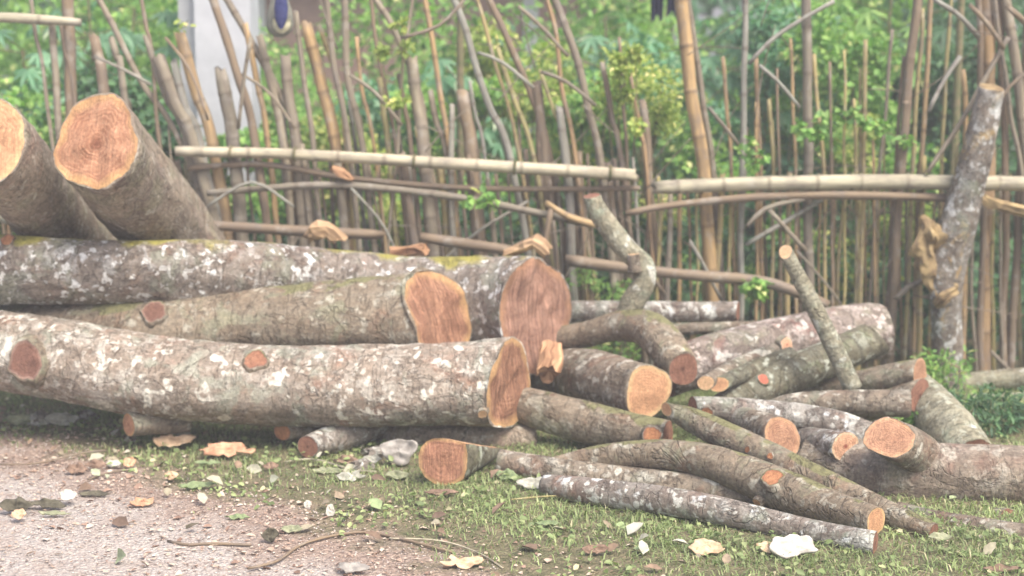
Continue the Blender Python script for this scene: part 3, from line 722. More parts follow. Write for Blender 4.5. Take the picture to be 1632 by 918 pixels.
FL = thing('bamboo_fence', 'left stretch of rickety bamboo fence with grey stakes leaning left', 'fence', (-1.2, YF, 0), 'bamboo fence stretches')
FR = thing('bamboo_fence', 'right stretch of bamboo fence with upright thin canes below a pale rail', 'fence', (2.0, YF, 0), 'bamboo fence stretches')

def stake_pts(pts, w, Y):
    w = w * 0.82
    """pts pixels top to about the rail; goes on to the ground at half the lean"""
    out = [(P(a, b, Y), w * 0.5 * T(a, b, Y)) for a, b in pts]
    if pts[0][1] <= 0:           # leaves the picture upwards: real canes go on
        a, b = pts[0]; c, d = pts[1]
        k = rnd.uniform(60, 200)
        out.insert(0, (P(a - (c - a) / (d - b) * k, b - k, Y), w * 0.45 * T(a, b, Y)))
    p, r = out[-1]; q = out[-2][0]
    sl = (p - q) / (q.z - p.z)
    g = p + Vector((sl.x * p.z * 0.55, 0, -p.z - 0.05))
    out.append((g, r * 1.05))
    return out
LST = [
 ([(287, 55), (312, 145), (340, 238)], 23, 't'), ([(160, 0), (225, 130), (292, 240)], 12, 'g'), ([(225, 0), (236, 60), (244, 115)], 8, 'n'),
 ([(352, 112), (362, 170), (373, 240)], 26, 'g'), ([(340, 0), (378, 118), (408, 240)], 17, 'n'), ([(362, 0), (405, 75), (452, 160), (478, 238)], 14, 'g'),
 ([(455, 92), (463, 170), (472, 240)], 22, 'g'), ([(392, 40), (410, 140), (428, 238)], 12, 't'), ([(490, 40), (510, 130), (537, 240)], 24, 't'),
 ([(508, 40), (540, 140), (552, 240)], 10, 'y'), ([(254, 92), (280, 170), (312, 240)], 25, 'g'), ([(232, 60), (262, 150), (300, 240)], 12, 'g'),
 ([(275, 100), (296, 180), (322, 240)], 16, 'b'), ([(108, 0), (110, 60), (112, 128)], 24, 'n'), ([(82, 30), (86, 90), (90, 146)], 14, 'g'),
 ([(50, 0), (58, 70), (72, 140)], 8, 'g'), ([(95, 28), (104, 90), (118, 150)], 7, 'n'), ([(415, 60), (438, 150), (452, 240)], 16, 'g'),
 ([(548, 0), (556, 130), (578, 240)], 14, 'g'), ([(568, 60), (578, 150), (597, 240)], 8, 't'), ([(592, 0), (602, 90), (632, 240)], 8, 'n'),
 ([(600, 0), (628, 45), (662, 130), (684, 240)], 12, 'g'), ([(605, 125), (612, 190), (619, 240)], 12, 'y'), ([(656, 95), (664, 170), (676, 245)], 24, 'g'),
 ([(678, 0), (690, 80), (704, 165), (718, 250)], 11, 't'), ([(686, 145), (698, 200), (712, 250)], 12, 'g'), ([(636, 120), (646, 180), (656, 240)], 10, 'n'),
 ([(722, 0), (745, 60), (780, 170), (813, 257)], 14, 'b'), ([(738, 150), (744, 200), (752, 250)], 28, 'n'), ([(749, 130), (760, 190), (773, 252)], 7, 'b'),
 ([(794, 78), (822, 165), (852, 258)], 10, 'y'), ([(780, 0), (808, 62), (846, 150), (878, 258)], 14, 'n'), ([(861, 112), (885, 185), (911, 260)], 8, 'y'),
 ([(870, 0), (886, 60), (898, 150), (917, 260)], 9, 't'), ([(885, 0), (915, 80), (938, 170), (958, 265)], 15, 'g'), ([(958, 100), (974, 190), (992, 268)], 11, 'n'),
 ([(1005, 120), (1018, 200), (1030, 275)], 8, 't'), ([(520, 0), (530, 100), (556, 240)], 12, 'g'), ([(760, 0), (790, 100), (830, 256)], 8, 'y'),
 ([(660, 0), (650, 60), (640, 130)], 7, 'g'), ([(855, 130), (862, 200), (870, 258)], 20, 'n'), ([(985, 60), (992, 150), (1000, 270)], 7, 'n'),
 ([(472, 20), (482, 110), (500, 240)], 11, 'g'), ([(152, 60), (158, 95), (166, 135)], 22, 'n'), ([(178, 62), (186, 95), (196, 130)], 14, 'g'),
]
RST = [
 ([(1086, 0), (1102, 150), (1122, 285)], 27, 't'), ([(1097, 0), (1118, 150), (1138, 285)], 12, 'g'), ([(1152, 92), (1159, 180), (1166, 285)], 8, 't'),
 ([(1187, 0), (1186, 150), (1184, 285)], 12, 'b'), ([(1205, 92), (1208, 190), (1212, 285)], 9, 't'), ([(1226, 160), (1229, 220), (1231, 285)], 8, 'y'),
 ([(1260, 62), (1264, 170), (1268, 285)], 7, 't'), ([(1284, 0), (1286, 130), (1289, 285)], 19, 'g'), ([(1298, 88), (1304, 180), (1311, 285)], 8, 'y'),
 ([(1345, 80), (1346, 180), (1347, 285)], 6, 'y'), ([(1379, 65), (1378, 170), (1376, 285)], 9, 'y'), ([(1371, 110), (1370, 200), (1368, 285)], 6, 'y'),
 ([(1424, 48), (1412, 160), (1400, 285)], 7, 'g'), ([(1462, 0), (1448, 150), (1436, 285)], 18, 'n'), ([(1470, 15), (1462, 150), (1455, 285)], 9, 'y'),
 ([(1484, 0), (1478, 100), (1468, 285)], 10, 't'), ([(1516, 0), (1507, 130), (1500, 285)], 8, 'y'), ([(1535, 112), (1537, 170), (1539, 285)], 10, 't'),
 ([(1572, 0), (1574, 140), (1574, 285)], 27, 't'), ([(1592, 0), (1598, 150), (1602, 285)], 14, 'n'), ([(1604, 0), (1620, 120), (1640, 285)], 20, 'g'),
 ([(1640, 0), (1634, 130), (1626, 285)], 16, 'n'), ([(1558, 0), (1562, 100), (1566, 285)], 12, 'n'), ([(1680, 0), (1690, 150), (1700, 285)], 18, 'g'),
 ([(1585, 0), (1592, 60), (1610, 180), (1630, 285)], 9, 'g'), ([(1660, 0), (1655, 130), (1650, 285)], 10, 't'), ([(1440, 90), (1432, 190), (1425, 285)], 7, 'n'),
 ([(1238, 110), (1240, 200), (1243, 285)], 6, 'n'), ([(1322, 100), (1324, 200), (1326, 285)], 6, 'n'), ([(1715, 0), (1720, 150), (1722, 285)], 11, 't'),
]
def put(fence, pts, mat, node=True, name='stake', seed=None, kind=None):
    v, f, u = cane(pts, node, seed=rnd.uniform(0, 99) if seed is None else seed)
    return mk(name, v, f, BM[mat], fence, u)
nL = nR = 0
for pts, w, m in LST:
    put(FL, stake_pts(pts, w, YF + rnd.uniform(-0.03, 0.05)), m, node=m in 'tgyb' and w > 9); nL += 1
for pts, w, m in RST:
    put(FR, stake_pts(pts, w, YF + rnd.uniform(-0.03, 0.05)), m, node=w > 9); nR += 1
# shorter canes filling the lower fence
extra = {'L': ([], [], []), 'R': ([], [], [])}
def addextra(side, v, f, u):
    V, F, U = extra[side]; k = len(V)
    V += v; F += [tuple(i + k for i in q) for q in f]; U += u
x = -170
fill = []
while x < 1030: fill.append(('L', x)); x += rnd.uniform(9, 19)
while x < 1850: fill.append(('R', x)); x += rnd.uniform(8, 17)
rnd.shuffle(fill)
for side, x in fill:
    if side == 'L':
        top = rnd.uniform(238, 290) if rnd.random() < 0.8 else rnd.uniform(150, 240); lean = rnd.uniform(20, 55); w = rnd.choice([4, 5, 6, 7, 8, 10, 15]); m = rnd.choice('ggnnbbty')
    else:
        top = rnd.uniform(275, 310) if rnd.random() < 0.85 else rnd.uniform(150, 260); lean = rnd.uniform(-12, 8); w = rnd.choice([4, 5, 6, 6, 7, 8, 10]); m = rnd.choice('yyyyttng')
    Y = YF + rnd.uniform(-0.04, 0.14)
    a = P(x, top, Y); b = P(x + lean, 600, Y); b.z = -0.05
    pts = [(a, w * 0.46 * T(x, top, Y)), ((a + b) * 0.5 + Vector((rnd.uniform(-.02, .02), 0, 0)), w * 0.5 * T(x, top, Y)), (b, w * 0.52 * T(x, 600, Y))]
    cnt = nL if side == 'L' else nR
    if cnt < 92:
        put(FL if side == 'L' else FR, pts, m, node=w > 8)
        if side == 'L': nL += 1
        else: nR += 1
    else:
        addextra(side, *cane(pts, w > 8, seed=x))
for side, f_ in (('L', FL), ('R', FR)):
    V, F, U = extra[side]
    if V: tag(mk('thin_stake', V, F, BM['n'] if side == 'L' else BM['y'], f_, U), kind='stuff')
# thin brushwood woven through each stretch
for side, f_, xa, xb in (('L', FL, -120, 1040), ('R', FR, 1000, 1800)):
    V = []; F = []; U = []
    for i in range(95 if side == 'L' else 70):
        x = rnd.uniform(xa, xb); y = rnd.uniform(20, 520) if rnd.random() < 0.5 else rnd.uniform(250, 480)
        a = rnd.gauss(1.15 if rnd.random() < 0.6 else -0.9, 0.5) if side == 'L' else rnd.gauss(0, 1.1)
        l = rnd.uniform(50, 190); Y = YF + rnd.uniform(-0.13, 0.12)
        dx, dy = math.cos(a) * l, math.sin(a) * l
        pp = [P(x, y, Y), P(x + dx * 0.5 + rnd.uniform(-9, 9), y + dy * 0.5 + rnd.uniform(-9, 9), Y + 0.02), P(x + dx, y + dy, Y + rnd.uniform(-0.05, 0.05))]
        if min(p.z for p in pp) < 0.05: continue
        r = rnd.uniform(0.002, 0.0048)
        v, f, u = cane([(p, r * (1 - 0.25 * k)) for k, p in enumerate(pp)], False, 5, 0.05, 0.01, x)
        k = len(V); V += v; F += [tuple(i_ + k for i_ in q) for q in f]; U += u
    tag(mk('brushwood', V, F, BM['g'] if side == 'L' else BM['n'], f_, U), kind='stuff')
def ties(fence, spots):
    for px, py, rr_ in spots:
        c = P(px, py, 7.08); V = []; F = []; q_ = 0
        R_ = rr_ * T(px, py, 7.08)
        for w_ in range(3):
            k0 = len(V)
            for i in range(14):
                a = 2 * math.pi * i / 14
                for j in range(5):
                    b = 2 * math.pi * j / 5
                    rad = R_ * (1.1 + 0.08 * N3(i, w_, px)) + 0.0022 * math.cos(b)
                    V.append(c + Vector(((w_ - 1) * 0.005 + 0.0022 * math.sin(b) + 0.004 * math.sin(a), math.cos(a) * rad, math.sin(a) * rad)))
            for i in range(14):
                for j in range(5):
                    F.append((k0 + i * 5 + j, k0 + i * 5 + (j + 1) % 5, k0 + ((i + 1) % 14) * 5 + (j + 1) % 5, k0 + ((i + 1) % 14) * 5 + j))
        mk('binding', V, F, M['stem'], fence)
# rails
def rail(fence, pp, mat, node=True, name='rail'):
    put(fence, [(P(a, b, y), r * T(a, b, y)) for a, b, y, r in pp], mat, node, name)
rail(FL, [(1014, 279, 7.08, 10.5), (840, 268, 7.08, 10), (640, 256, 7.09, 9.5), (450, 245, 7.1, 9), (280, 241, 7.1, 8)], 'w')
rail(FL, [(940, 357, 7.04, 6), (850, 338, 7.04, 6), (740, 316, 7.05, 6), (620, 301, 7.06, 6), (500, 295, 7.08, 6), (330, 308, 7.1, 5)], 'g', False)
rail(FL, [(608, 374, 7.05, 8), (500, 369, 7.05, 9), (350, 360, 7.05, 8), (200, 350, 7.05, 8)], 'n', False)
rail(FL, [(820, 400, 7.0, 8), (740, 388, 7.0, 9), (670, 378, 7.0, 8)], 'n', False)
rail(FL, [(-120, 32, 7.12, 8), (0, 28, 7.12, 8), (60, 31, 7.12, 8), (128, 36, 7.12, 6)], 'w')
rail(FL, [(300, 268, 7.13, 5), (420, 262, 7.13, 5), (560, 284, 7.13, 5), (760, 300, 7.13, 5), (1020, 300, 7.13, 4)], 'n', False)
rail(FR, [(1044, 299, 7.06, 11), (1240, 292, 7.06, 12), (1430, 290, 7.06, 12.5), (1640, 293, 7.06, 12), (1800, 296, 7.06, 12)], 'w')
rail(FR, [(1000, 340, 7.05, 6), (1080, 326, 7.05, 6), (1240, 312, 7.06, 7), (1420, 312, 7.06, 7), (1560, 318, 7.08, 6)], 'n', False)
rail(FR, [(905, 415, 6.95, 10), (1020, 430, 6.95, 9), (1120, 440, 6.95, 9), (1220, 450, 6.95, 9), (1320, 486, 6.95, 8)], 'n', False)
rail(FL, [(870, 322, 7.0, 4), (905, 345, 7.0, 6), (960, 362, 7.0, 6)], 't', False, 'broken_cane')
rail(FL, [(880, 330, 7.0, 5), (872, 370, 7.0, 5), (868, 410, 7.0, 4)], 'n', False, 'broken_cane')
# dead twigs caught in the fence
TW = [('L', [(400, 60), (386, 130), (378, 205)], 3), ('L', [(330, 190), (300, 110), (262, 60)], 2.5), ('L', [(386, 118), (430, 150), (470, 205)], 2.5), ('L', [(558, 120), (600, 150), (640, 200)], 3),
      ('L', [(762, 84), (800, 100), (850, 140)], 3), ('L', [(826, 10), (870, 50), (905, 90)], 3), ('L', [(862, 115), (900, 130), (948, 168)], 3), ('L', [(640, 60), (700, 40), (740, 0)], 3),
      ('L', [(700, 420), (760, 370), (840, 320)], 2.5), ('L', [(560, 300), (610, 360), (640, 420)], 2), ('L', [(330, 330), (400, 290), (470, 330)], 2.5), ('L', [(150, 90), (205, 116), (240, 135)], 2.5),
      ('R', [(1195, 100), (1240, 55), (1330, 2)], 3.5), ('R', [(1210, 104), (1245, 135), (1275, 172)], 3), ('R', [(1130, 172), (1152, 200), (1178, 232)], 3), ('R', [(1478, 275), (1540, 180), (1606, 60)], 4),
      ('R', [(1490, 0), (1530, 25), (1560, 60)], 4), ('R', [(1545, 8), (1580, 45), (1600, 78)], 4), ('R', [(1605, 10), (1640, 40), (1670, 60)], 5), ('R', [(1190, 360), (1225, 330), (1300, 315)], 4),
      ('R', [(1228, 335), (1255, 365), (1285, 400)], 4), ('R', [(1190, 390), (1240, 360), (1310, 318)], 4), ('R', [(1430, 475), (1450, 455), (1480, 445)], 5), ('R', [(1100, 385), (1120, 420), (1150, 480)], 3),
      ('R', [(1480, 178), (1505, 130), (1532, 90)], 3.5), ('R', [(1560, 250), (1600, 150), (1660, 100)], 3), ('R', [(1270, 400), (1330, 470), (1370, 540)], 2), ('R', [(1580, 560), (1610, 590), (1650, 620)], 3), ('R', [(980, 370), (1010, 400), (1060, 470)], 3)]
for sd_, pp, r in TW:
    y = rnd.uniform(6.98, 7.1)
    rail(FL if sd_ == 'L' else FR, [(a, b, y + k * 0.03, r) for k, (a, b) in enumerate(pp)], rnd.choice('gbn'), False, 'twig')

# ------------------------------------------------------------------ plants
LM = {
 'bright': leafmat('bright green leaves', (0.115, 0.267, 0.069), (0.213, 0.408, 0.104), (0.327, 0.521, 0.139), (0.782, 0.774, 0.362)),
 'blue': leafmat('blue green leaves', (0.083, 0.211, 0.119), (0.138, 0.323, 0.180), (0.228, 0.422, 0.263), (0.586, 0.675, 0.501)),
 'yellow': leafmat('yellow green leaves', (0.196, 0.296, 0.069), (0.343, 0.451, 0.111), (0.489, 0.535, 0.153), (0.945, 0.816, 0.390)),
 'dark': leafmat('dark green leaves', (0.050, 0.115, 0.062), (0.078, 0.179, 0.087), (0.128, 0.256, 0.111)),
 'grass': leafmat('grass blades', (0.16, 0.22, 0.09), (0.26, 0.34, 0.14), (0.38, 0.44, 0.21), (0.58, 0.53, 0.34), 0.25),
}
M['stem'] = plain('green brown stem', (0.10, 0.12, 0.05), (0.22, 0.18, 0.11), 30)

def leaves_np(C, D, Nn, Ls, W):
    """C centre of leaf base, D direction, Nn normal, Ls length, W half width -> verts, faces"""
    D = D / np.linalg.norm(D, axis=1, keepdims=True)
    S = np.cross(D, Nn); S /= np.maximum(np.linalg.norm(S, axis=1, keepdims=True), 1e-6)
    U = np.cross(S, D)
    l = Ls[:, None]; w = W[:, None]
    v = np.stack([C, C + D * l * 0.32 - S * w + U * w * 0.35, C + D * l * 0.72 - S * w * 0.75 + U * w * 0.15, C + D * l - U * l * 0.12,
                  C + D * l * 0.72 + S * w * 0.75 + U * w * 0.15, C + D * l * 0.32 + S * w + U * w * 0.35], axis=1).reshape(-1, 3)
    n = len(C); b = (np.arange(n) * 6)[:, None]
    f = np.concatenate([b + np.array([[0, 1, 2, 3]]), b + np.array([[0, 3, 4, 5]])], axis=1).reshape(-1, 4)
    return v, f
def fastmesh(name, v, f, mat, parent=None, base=(0, 0, 0)):
    me = bpy.data.meshes.new(name)
    n = len(v); k = f.shape[1]
    me.vertices.add(n); me.vertices.foreach_set("co", (v - np.array(base)).astype(np.float32).ravel())
    me.loops.add(f.size); me.loops.foreach_set("vertex_index", f.ravel().astype(np.int32))
    me.polygons.add(len(f)); me.polygons.foreach_set("loop_start", (np.arange(len(f)) * k).astype(np.int32))
    me.materials.append(mat); me.update(calc_edges=True); me.validate()
    o = bpy.data.objects.new(name, me)
    if parent is not None: o.parent = parent
    else: o.location = base
    return link(o)
def rdir(n):
    a = nprng.normal(size=(n, 3)); return a / np.linalg.norm(a, axis=1, keepdims=True)
def cloud(centres, radii, n, ls, wr=0.3):
    """leaves scattered in the shells of several clumps"""
    idx = nprng.integers(0, len(centres), n)
    c = np.array(centres)[idx]; r = np.array(radii)[idx]
    d = rdir(n)
    p = c + d * r * (nprng.random((n, 1)) ** 0.45)
    D = d * 0.7 + rdir(n) * 0.8 + np.array([0, -0.15, -0.25])
    Nn = rdir(n) * 0.7 + np.array([0, -0.4, 1.0])
    L_ = ls * nprng.uniform(0.6, 1.3, n)
    return leaves_np(p, D, Nn, L_, L_ * wr)
def rods(segs, name, mat, parent, base):
    V = []; F = []
    for a, b, r in segs:
        a = Vector(a); b = Vector(b); t = (b - a).normalized()
        u = t.orthogonal().normalized(); w = t.cross(u); k = len(V)
        for p, rr in ((a, r), (b, r * 0.7)):
            for j in range(5): V.append(p + (u * math.cos(j * 1.2566) + w * math.sin(j * 1.2566)) * rr)
        for j in range(5): F.append((k + j, k + (j + 1) % 5, k + 5 + (j + 1) % 5, k + 5 + j))
    return mk(name, V, F, mat, parent)
def shrub(label, x, y, h, w, mat, n, ls=0.06, wr=0.32, cat='shrub', name='leafy_shrub', group='shrubs behind the bamboo fence'):
    t = thing(name, label, cat, (x, y, 0), group)
    k = rnd.randint(9, 14); cs = []; rs = []; segs = []
    for i in range(k):
        z = h * (0.12 + 0.85 * rnd.random() ** 0.8); s = w * (1.0 - 0.45 * (z / h))
        c = (x + rnd.uniform(-s, s), y + rnd.uniform(-s, s) * 0.7, z)
        cs.append(c); rr = w * rnd.uniform(0.28, 0.5); rs.append((rr, rr, rr * 0.75))
        m = (x + (c[0] - x) * 0.3, y + (c[1] - y) * 0.3, z * 0.5)
        segs += [((x, y, 0), m, 0.012), (m, c, 0.008)]
    v, f = cloud(cs, rs, n, ls, wr)
    fastmesh('foliage', v, f, LM[mat], t, (x, y, 0))
    rods(segs, 'stem', M['stem'], t, (x, y, 0))
    return t
def palmate(label, x, y, h, mat, nl, lobe=0.13, group='palmate-leaved plants behind the fence'):
    t = thing('cassava_plant', label, 'plant', (x, y, 0), group)
    segs = []; Cs = []; Ds = []; Ns = []; Ls = []
    tops = []
    for i in range(3):
        q = (x + rnd.uniform(-.25, .25), y + rnd.uniform(-.15, .15), h * rnd.uniform(0.7, 1.0))
        segs.append(((x, y, 0), q, 0.012)); tops.append(q)
    for i in range(nl):
        q = Vector(rnd.choice(tops)); f_ = rnd.uniform(0.45, 1.0)
        b = Vector((x, y, 0)).lerp(q, f_)
        a = rnd.uniform(0, 6.283); out = Vector((math.cos(a), math.sin(a), rnd.uniform(-0.05, 0.5)))
        e = b + out * rnd.uniform(0.15, 0.32)
        segs.append((b, e, 0.004))
        nrm = Vector((out.x * 0.5, out.y * 0.5 - 0.35, 1)).normalized()
        u = out - nrm * out.dot(nrm); u.normalize(); w = nrm.cross(u)
        s_ = lobe * rnd.uniform(0.75, 1.2)
        for k in range(7):
            an = (k - 3) * 0.62
            dd = u * math.cos(an) + w * math.sin(an) - nrm * 0.3
            Cs.append(e); Ds.append(dd); Ns.append(nrm); Ls.append(s_ * (1 - 0.07 * abs(k - 3)))
    Ls = np.array(Ls)
    v, f = leaves_np(np.array(Cs), np.array(Ds), np.array(Ns), Ls, Ls * 0.14)
    fastmesh('foliage', v, f, LM[mat], t, (x, y, 0))
    rods(segs, 'stem', M['stem'], t, (x, y, 0))
def WX(px, Y): return (px - 816) / FPX * (Y * 1.0)

PL = [  # px, Y, height, width, material, leaves, leaf size
 (20, 7.9, 1.35, 0.42, 'bright', 2600, 0.06, 'bright green bush low behind the fence at the far left'),
 (120, 8.3, 1.55, 0.45, 'bright', 2400, 0.065, 'bright green bush above the round orange log face'),
 (215, 8.0, 1.6, 0.40, 'dark', 2000, 0.07, 'dark green bush behind the grey crossed stakes at left'),
 (345, 8.3, 1.27, 0.36, 'bright', 2000, 0.06, 'green bush at the foot of the whitewashed pillar'),
 (480, 8.5, 1.35, 0.36, 'bright', 1800, 0.06, 'green bush below the hanging shoe'),
 (560, 8.2, 1.5, 0.36, 'yellow', 1500, 0.055, 'yellowish bush between grey stakes, left of centre'),
 (640, 8.7, 1.55, 0.40, 'blue', 1700, 0.06, 'bluish green bush behind the thick grey stake left of centre'),
 (735, 8.4, 1.7, 0.42, 'bright', 2200, 0.055, 'green bush behind the reddish brown plank'),
 (840, 8.6, 2.0, 0.40, 'yellow', 2000, 0.06, 'tall lime green bush behind the yellow canes at centre'),
 (930, 8.3, 1.65, 0.42, 'bright', 2200, 0.055, 'bright bush left of the fence rail gap'),
 (1000, 7.7, 1.75, 0.30, 'yellow', 1500, 0.042, 'yellow green climber bush in the fence rail gap'),
 (1060, 8.9, 1.8, 0.45, 'blue', 2300, 0.07, 'blue green bush left of the tall tan bamboo'),
 (1160, 8.5, 1.6, 0.42, 'bright', 2200, 0.055, 'bright bush between the tall tan bamboo and the blue grey pole'),
 (1250, 9.0, 2.0, 0.45, 'blue', 2200, 0.07, 'blue green bush behind the thick grey pole on the right'),
 (1340, 8.6, 2.1, 0.45, 'bright', 2600, 0.07, 'tall bright bush between the upright canes on the right'),
 (1395, 8.0, 1.35, 0.32, 'yellow', 1300, 0.045, 'small yellow green bush low behind the upright yellow canes'),
 (1480, 9.2, 1.75, 0.42, 'dark', 1800, 0.08, 'dark bush left of the crooked tree post'),
 (1600, 9.0, 1.8, 0.45, 'dark', 1800, 0.08, 'dark bush at the far right behind the crowded poles'),
]
for px, Y, h, w, mt, n, ls, lb in PL:
    shrub(lb, WX(px, Y), Y, h, w * 1.05, mt, int(n * 1.5), ls * 0.78)
PM = [(60, 8.6, 1.75, 'blue', 'palmate-leaved plant near the horizontal pole at top left'), (170, 9.3, 2.1, 'blue', 'palmate-leaved plant left of the white post, tall'),
      (700, 9.6, 1.9, 'blue', 'palmate-leaved plant behind the tan cane, top centre'), (985, 9.6, 2.0, 'blue', 'palmate-leaved plant just left of the dark hanging cloth'),
      (1090, 9.2, 2.0, 'blue', 'palmate-leaved plant beneath the dark hanging cloth'), (1210, 9.4, 2.2, 'blue', 'palmate-leaved plant right of the blue grey pole'),
      (1300, 9.8, 2.4, 'bright', 'palmate-leaved plant above the short canes on the right'), (1390, 9.3, 2.4, 'bright', 'palmate-leaved plant at top right over the tall thin canes'),
      (1510, 9.8, 2.2, 'dark', 'dim palmate-leaved plant at top right behind the crossing twigs')]
for px, Y, h, mt, lb in PM: palmate(lb, WX(px, Y), Y, h, mt, 70, 0.15)

ties(FL, [(660, 257, 11), (820, 267, 11), (470, 246, 11), (368, 243, 10), (972, 276, 12)])
ties(FR, [(1118, 296, 12.5), (1290, 291, 13.5), (1356, 291, 13.5), (1470, 291, 13.5)])
# small plants in front of the fence
shrub('single bright leaf tuft hanging on the left rail', WX(775, 6.98), 7.0, 0.98, 0.05, 'bright', 6, 0.05, name='leaf_tuft', group=None, cat='plant')
def tuft(label, px, py, Y, w, h, n, mat, ls, name='leaf_tuft', hang=True, cat='plant', group='leaf tufts caught in the fence'):
    c = P(px, py, Y)
    t = thing(name, label, cat, c, group)
    cs = [tuple(c + Vector((rnd.uniform(-w, w), rnd.uniform(-.04, .04), rnd.uniform(-h, h)))) for _ in range(5)]
    v, f = cloud(cs, [(0.03, 0.03, 0.03)] * 5, n, ls, 0.35)
    fastmesh('foliage', v, f, LM[mat], t, tuple(c))
    rods([(cs[i], cs[i + 1], 0.003) for i in range(4)], 'stem', M['stem'], t, c)
for o in [o for o in SC.objects if o.get('label', '').startswith('single bright leaf tuft')]:
    for ch in list(o.children): bpy.data.objects.remove(ch)
    bpy.data.objects.remove(o)
tuft('bright green leaf tuft hanging over the thin second rail, centre', 772, 316, 6.96, 0.07, 0.02, 40, 'bright', 0.05)
tuft('green leaf tuft on the low rail right of the tall tan bamboo', 1205, 456, 6.85, 0.07, 0.03, 60, 'bright', 0.045)
tuft('small leaf tuft on top of the tan flat bamboo stake', 290, 40, 7.15, 0.03, 0.03, 14, 'yellow', 0.035)
tuft('leafy climber wound round the upright canes, upper right', 1390, 200, 7.1, 0.20, 0.08, 160, 'bright', 0.035)
tuft('leafy climber around the pole foot by the long rail, right', 1300, 205, 7.05, 0.14, 0.05, 120, 'bright', 0.035)
tuft('leafy climber at the tall grey blue pole, right', 1225, 245, 7.05, 0.14, 0.06, 90, 'bright', 0.035)
tuft('yellow green climber hanging over the left rail end', 1010, 160, 7.1, 0.12, 0.3, 260, 'yellow', 0.04)
tuft('yellow green sprigs among the grey stakes under the hanging shoe', 640, 100, 7.1, 0.10, 0.2, 120, 'yellow', 0.04)
def weeds(label, px, py, n, hh, spread, mat, group='weed clumps at the fence foot', Y=None):
    c = G(px, py)
    t = thing('weed_clump', label, 'weeds', c, group)
    cs = []; rs = []; segs = []
    for i in range(int(10 + spread * 80)):
        a = rnd.uniform(0, 6.283); q = spread * math.sqrt(rnd.random())
        p = (c.x + q * math.cos(a), c.y + q * math.sin(a) * 0.6, hh * rnd.uniform(0.1, 0.95))
        cs.append(p); rs.append((0.035, 0.035, 0.05)); segs.append(((p[0] * 0.9 + c.x * 0.1, p[1], 0), p, 0.0025))
    v, f = cloud(cs, rs, n * 2, 0.034, 0.16)
    fastmesh('foliage', v, f, LM[mat], t, tuple(c))
    rods(segs, 'stem', M['stem'], t, c)
weeds('feathery green weed clump right of the slanting slab log', 1560, 690, 420, 0.19, 0.22, 'dark')
weeds('green weed clump behind the thick log at the right edge', 1640, 680, 420, 0.17, 0.22, 'dark')
weeds('grassy weed clump at the foot of the crooked tree post', 1500, 640, 350, 0.24, 0.16, 'bright')
weeds('grassy weed clump seen between the wide log end and the bent branch', 955, 610, 500, 0.62, 0.2, 'bright')
weeds('small green tuft in the gap beside the mossy fork stub', 1450, 700, 200, 0.14, 0.08, 'bright')

# undergrowth and far thicket: uncountable
def low(a, b):
    q = a / b * FPX + 816
    return 410 < q < 640
def thicket(name, label, n, box, ls, mat, wr=0.3, holes=2.0):
    x = nprng.uniform(box[0], box[1], n * 2); y = nprng.uniform(box[2], box[3], n * 2); z = box[5] * nprng.random(n * 2) ** 0.8
    keep = np.array([N3(a * 1.3, b * 1.3, c * 1.6) + 0.18 * holes * 0.5 > 0.0 and c < box[5] * (0.78 + 0.4 * N3(a * 0.9, 3.3, b * 0.5)) * (0.86 if low(a, b) else 1.0) for a, b, c in zip(x, y, z)])
    p = np.stack([x, y, z], 1)[keep][:n]
    m = len(p)
    L_ = ls * nprng.uniform(0.6, 1.4, m)
    v, f = leaves_np(p, rdir(m) + np.array([0, -0.3, -0.2]), rdir(m) * 0.7 + np.array([0, -0.3, 1]), L_, L_ * wr)
    o = fastmesh(name, v, f, LM[mat], None, (0, box[2], 0))
    tag(o, label, 'undergrowth', kind='stuff')
thicket('undergrowth', 'low tangled green undergrowth behind the bamboo fence', 16000, (-3.6, 4.2, 7.55, 9.3, 0, 0.95), 0.07, 'dark')
thicket('garden_foliage', 'dense mixed green foliage filling the garden behind the shrubs', 56000, (-5.0, 2.9, 9.7, 12.2, 0, 2.7), 0.066, 'bright', holes=3.0)
thicket('garden_foliage', 'darker bluish foliage at the right end of the garden', 17000, (2.9, 6.0, 9.4, 12.2, 0, 2.7), 0.066, 'dark', holes=2.6)
thicket('far_thicket', 'dark green wood closing the view far behind the garden', 30000, (-11, 13, 14.8, 18, 0, 5.5), 0.20, 'blue', holes=3)

# ------------------------------------------------------------------ things behind the fence
M['plaster'] = plain('dull brown boards', (0.20, 0.13, 0.11), (0.30, 0.20, 0.17), 6, 0.9)
M['white'] = plain('whitewashed concrete', (0.42, 0.44, 0.48), (0.52, 0.54, 0.58), 4, 0.8, 0.2)
M['grey'] = plain('grey concrete', (0.34, 0.36, 0.38), (0.42, 0.44, 0.46), 5, 0.85, 0.2)
M['roof'] = plain('rusty sheet roof', (0.22, 0.12, 0.09), (0.33, 0.2, 0.15), 8, 0.6)
def box(a, b):
    x0, y0, z0 = a; x1, y1, z1 = b
    V = [(x0, y0, z0), (x1, y0, z0), (x1, y1, z0), (x0, y1, z0), (x0, y0, z1), (x1, y0, z1), (x1, y1, z1), (x0, y1, z1)]
    F = [(3, 2, 1, 0), (4, 5, 6, 7), (0, 1, 5, 4), (1, 2, 6, 5), (2, 3, 7, 6), (3, 0, 4, 7)]
    return V, F
def boxes(lst):
    V = []; F = []
    for a, b in lst:
        v, f = box(a, b); k = len(V); V += v; F += [tuple(i + k for i in q) for q in f]
    return V, F
hY = 13.0
hs = thing('board_house', 'dull brown board house glimpsed through the stakes at the top', 'house', (0, hY, 0))
x0, x1 = WX(415, hY), WX(1085, hY)
lst = []
zz = 0.0; i = 0
while zz < 3.0:
    lst.append(((x0, hY + 0.004 * (i % 2), zz), (x1, hY + 0.12, zz + 0.178))); zz += 0.18; i += 1
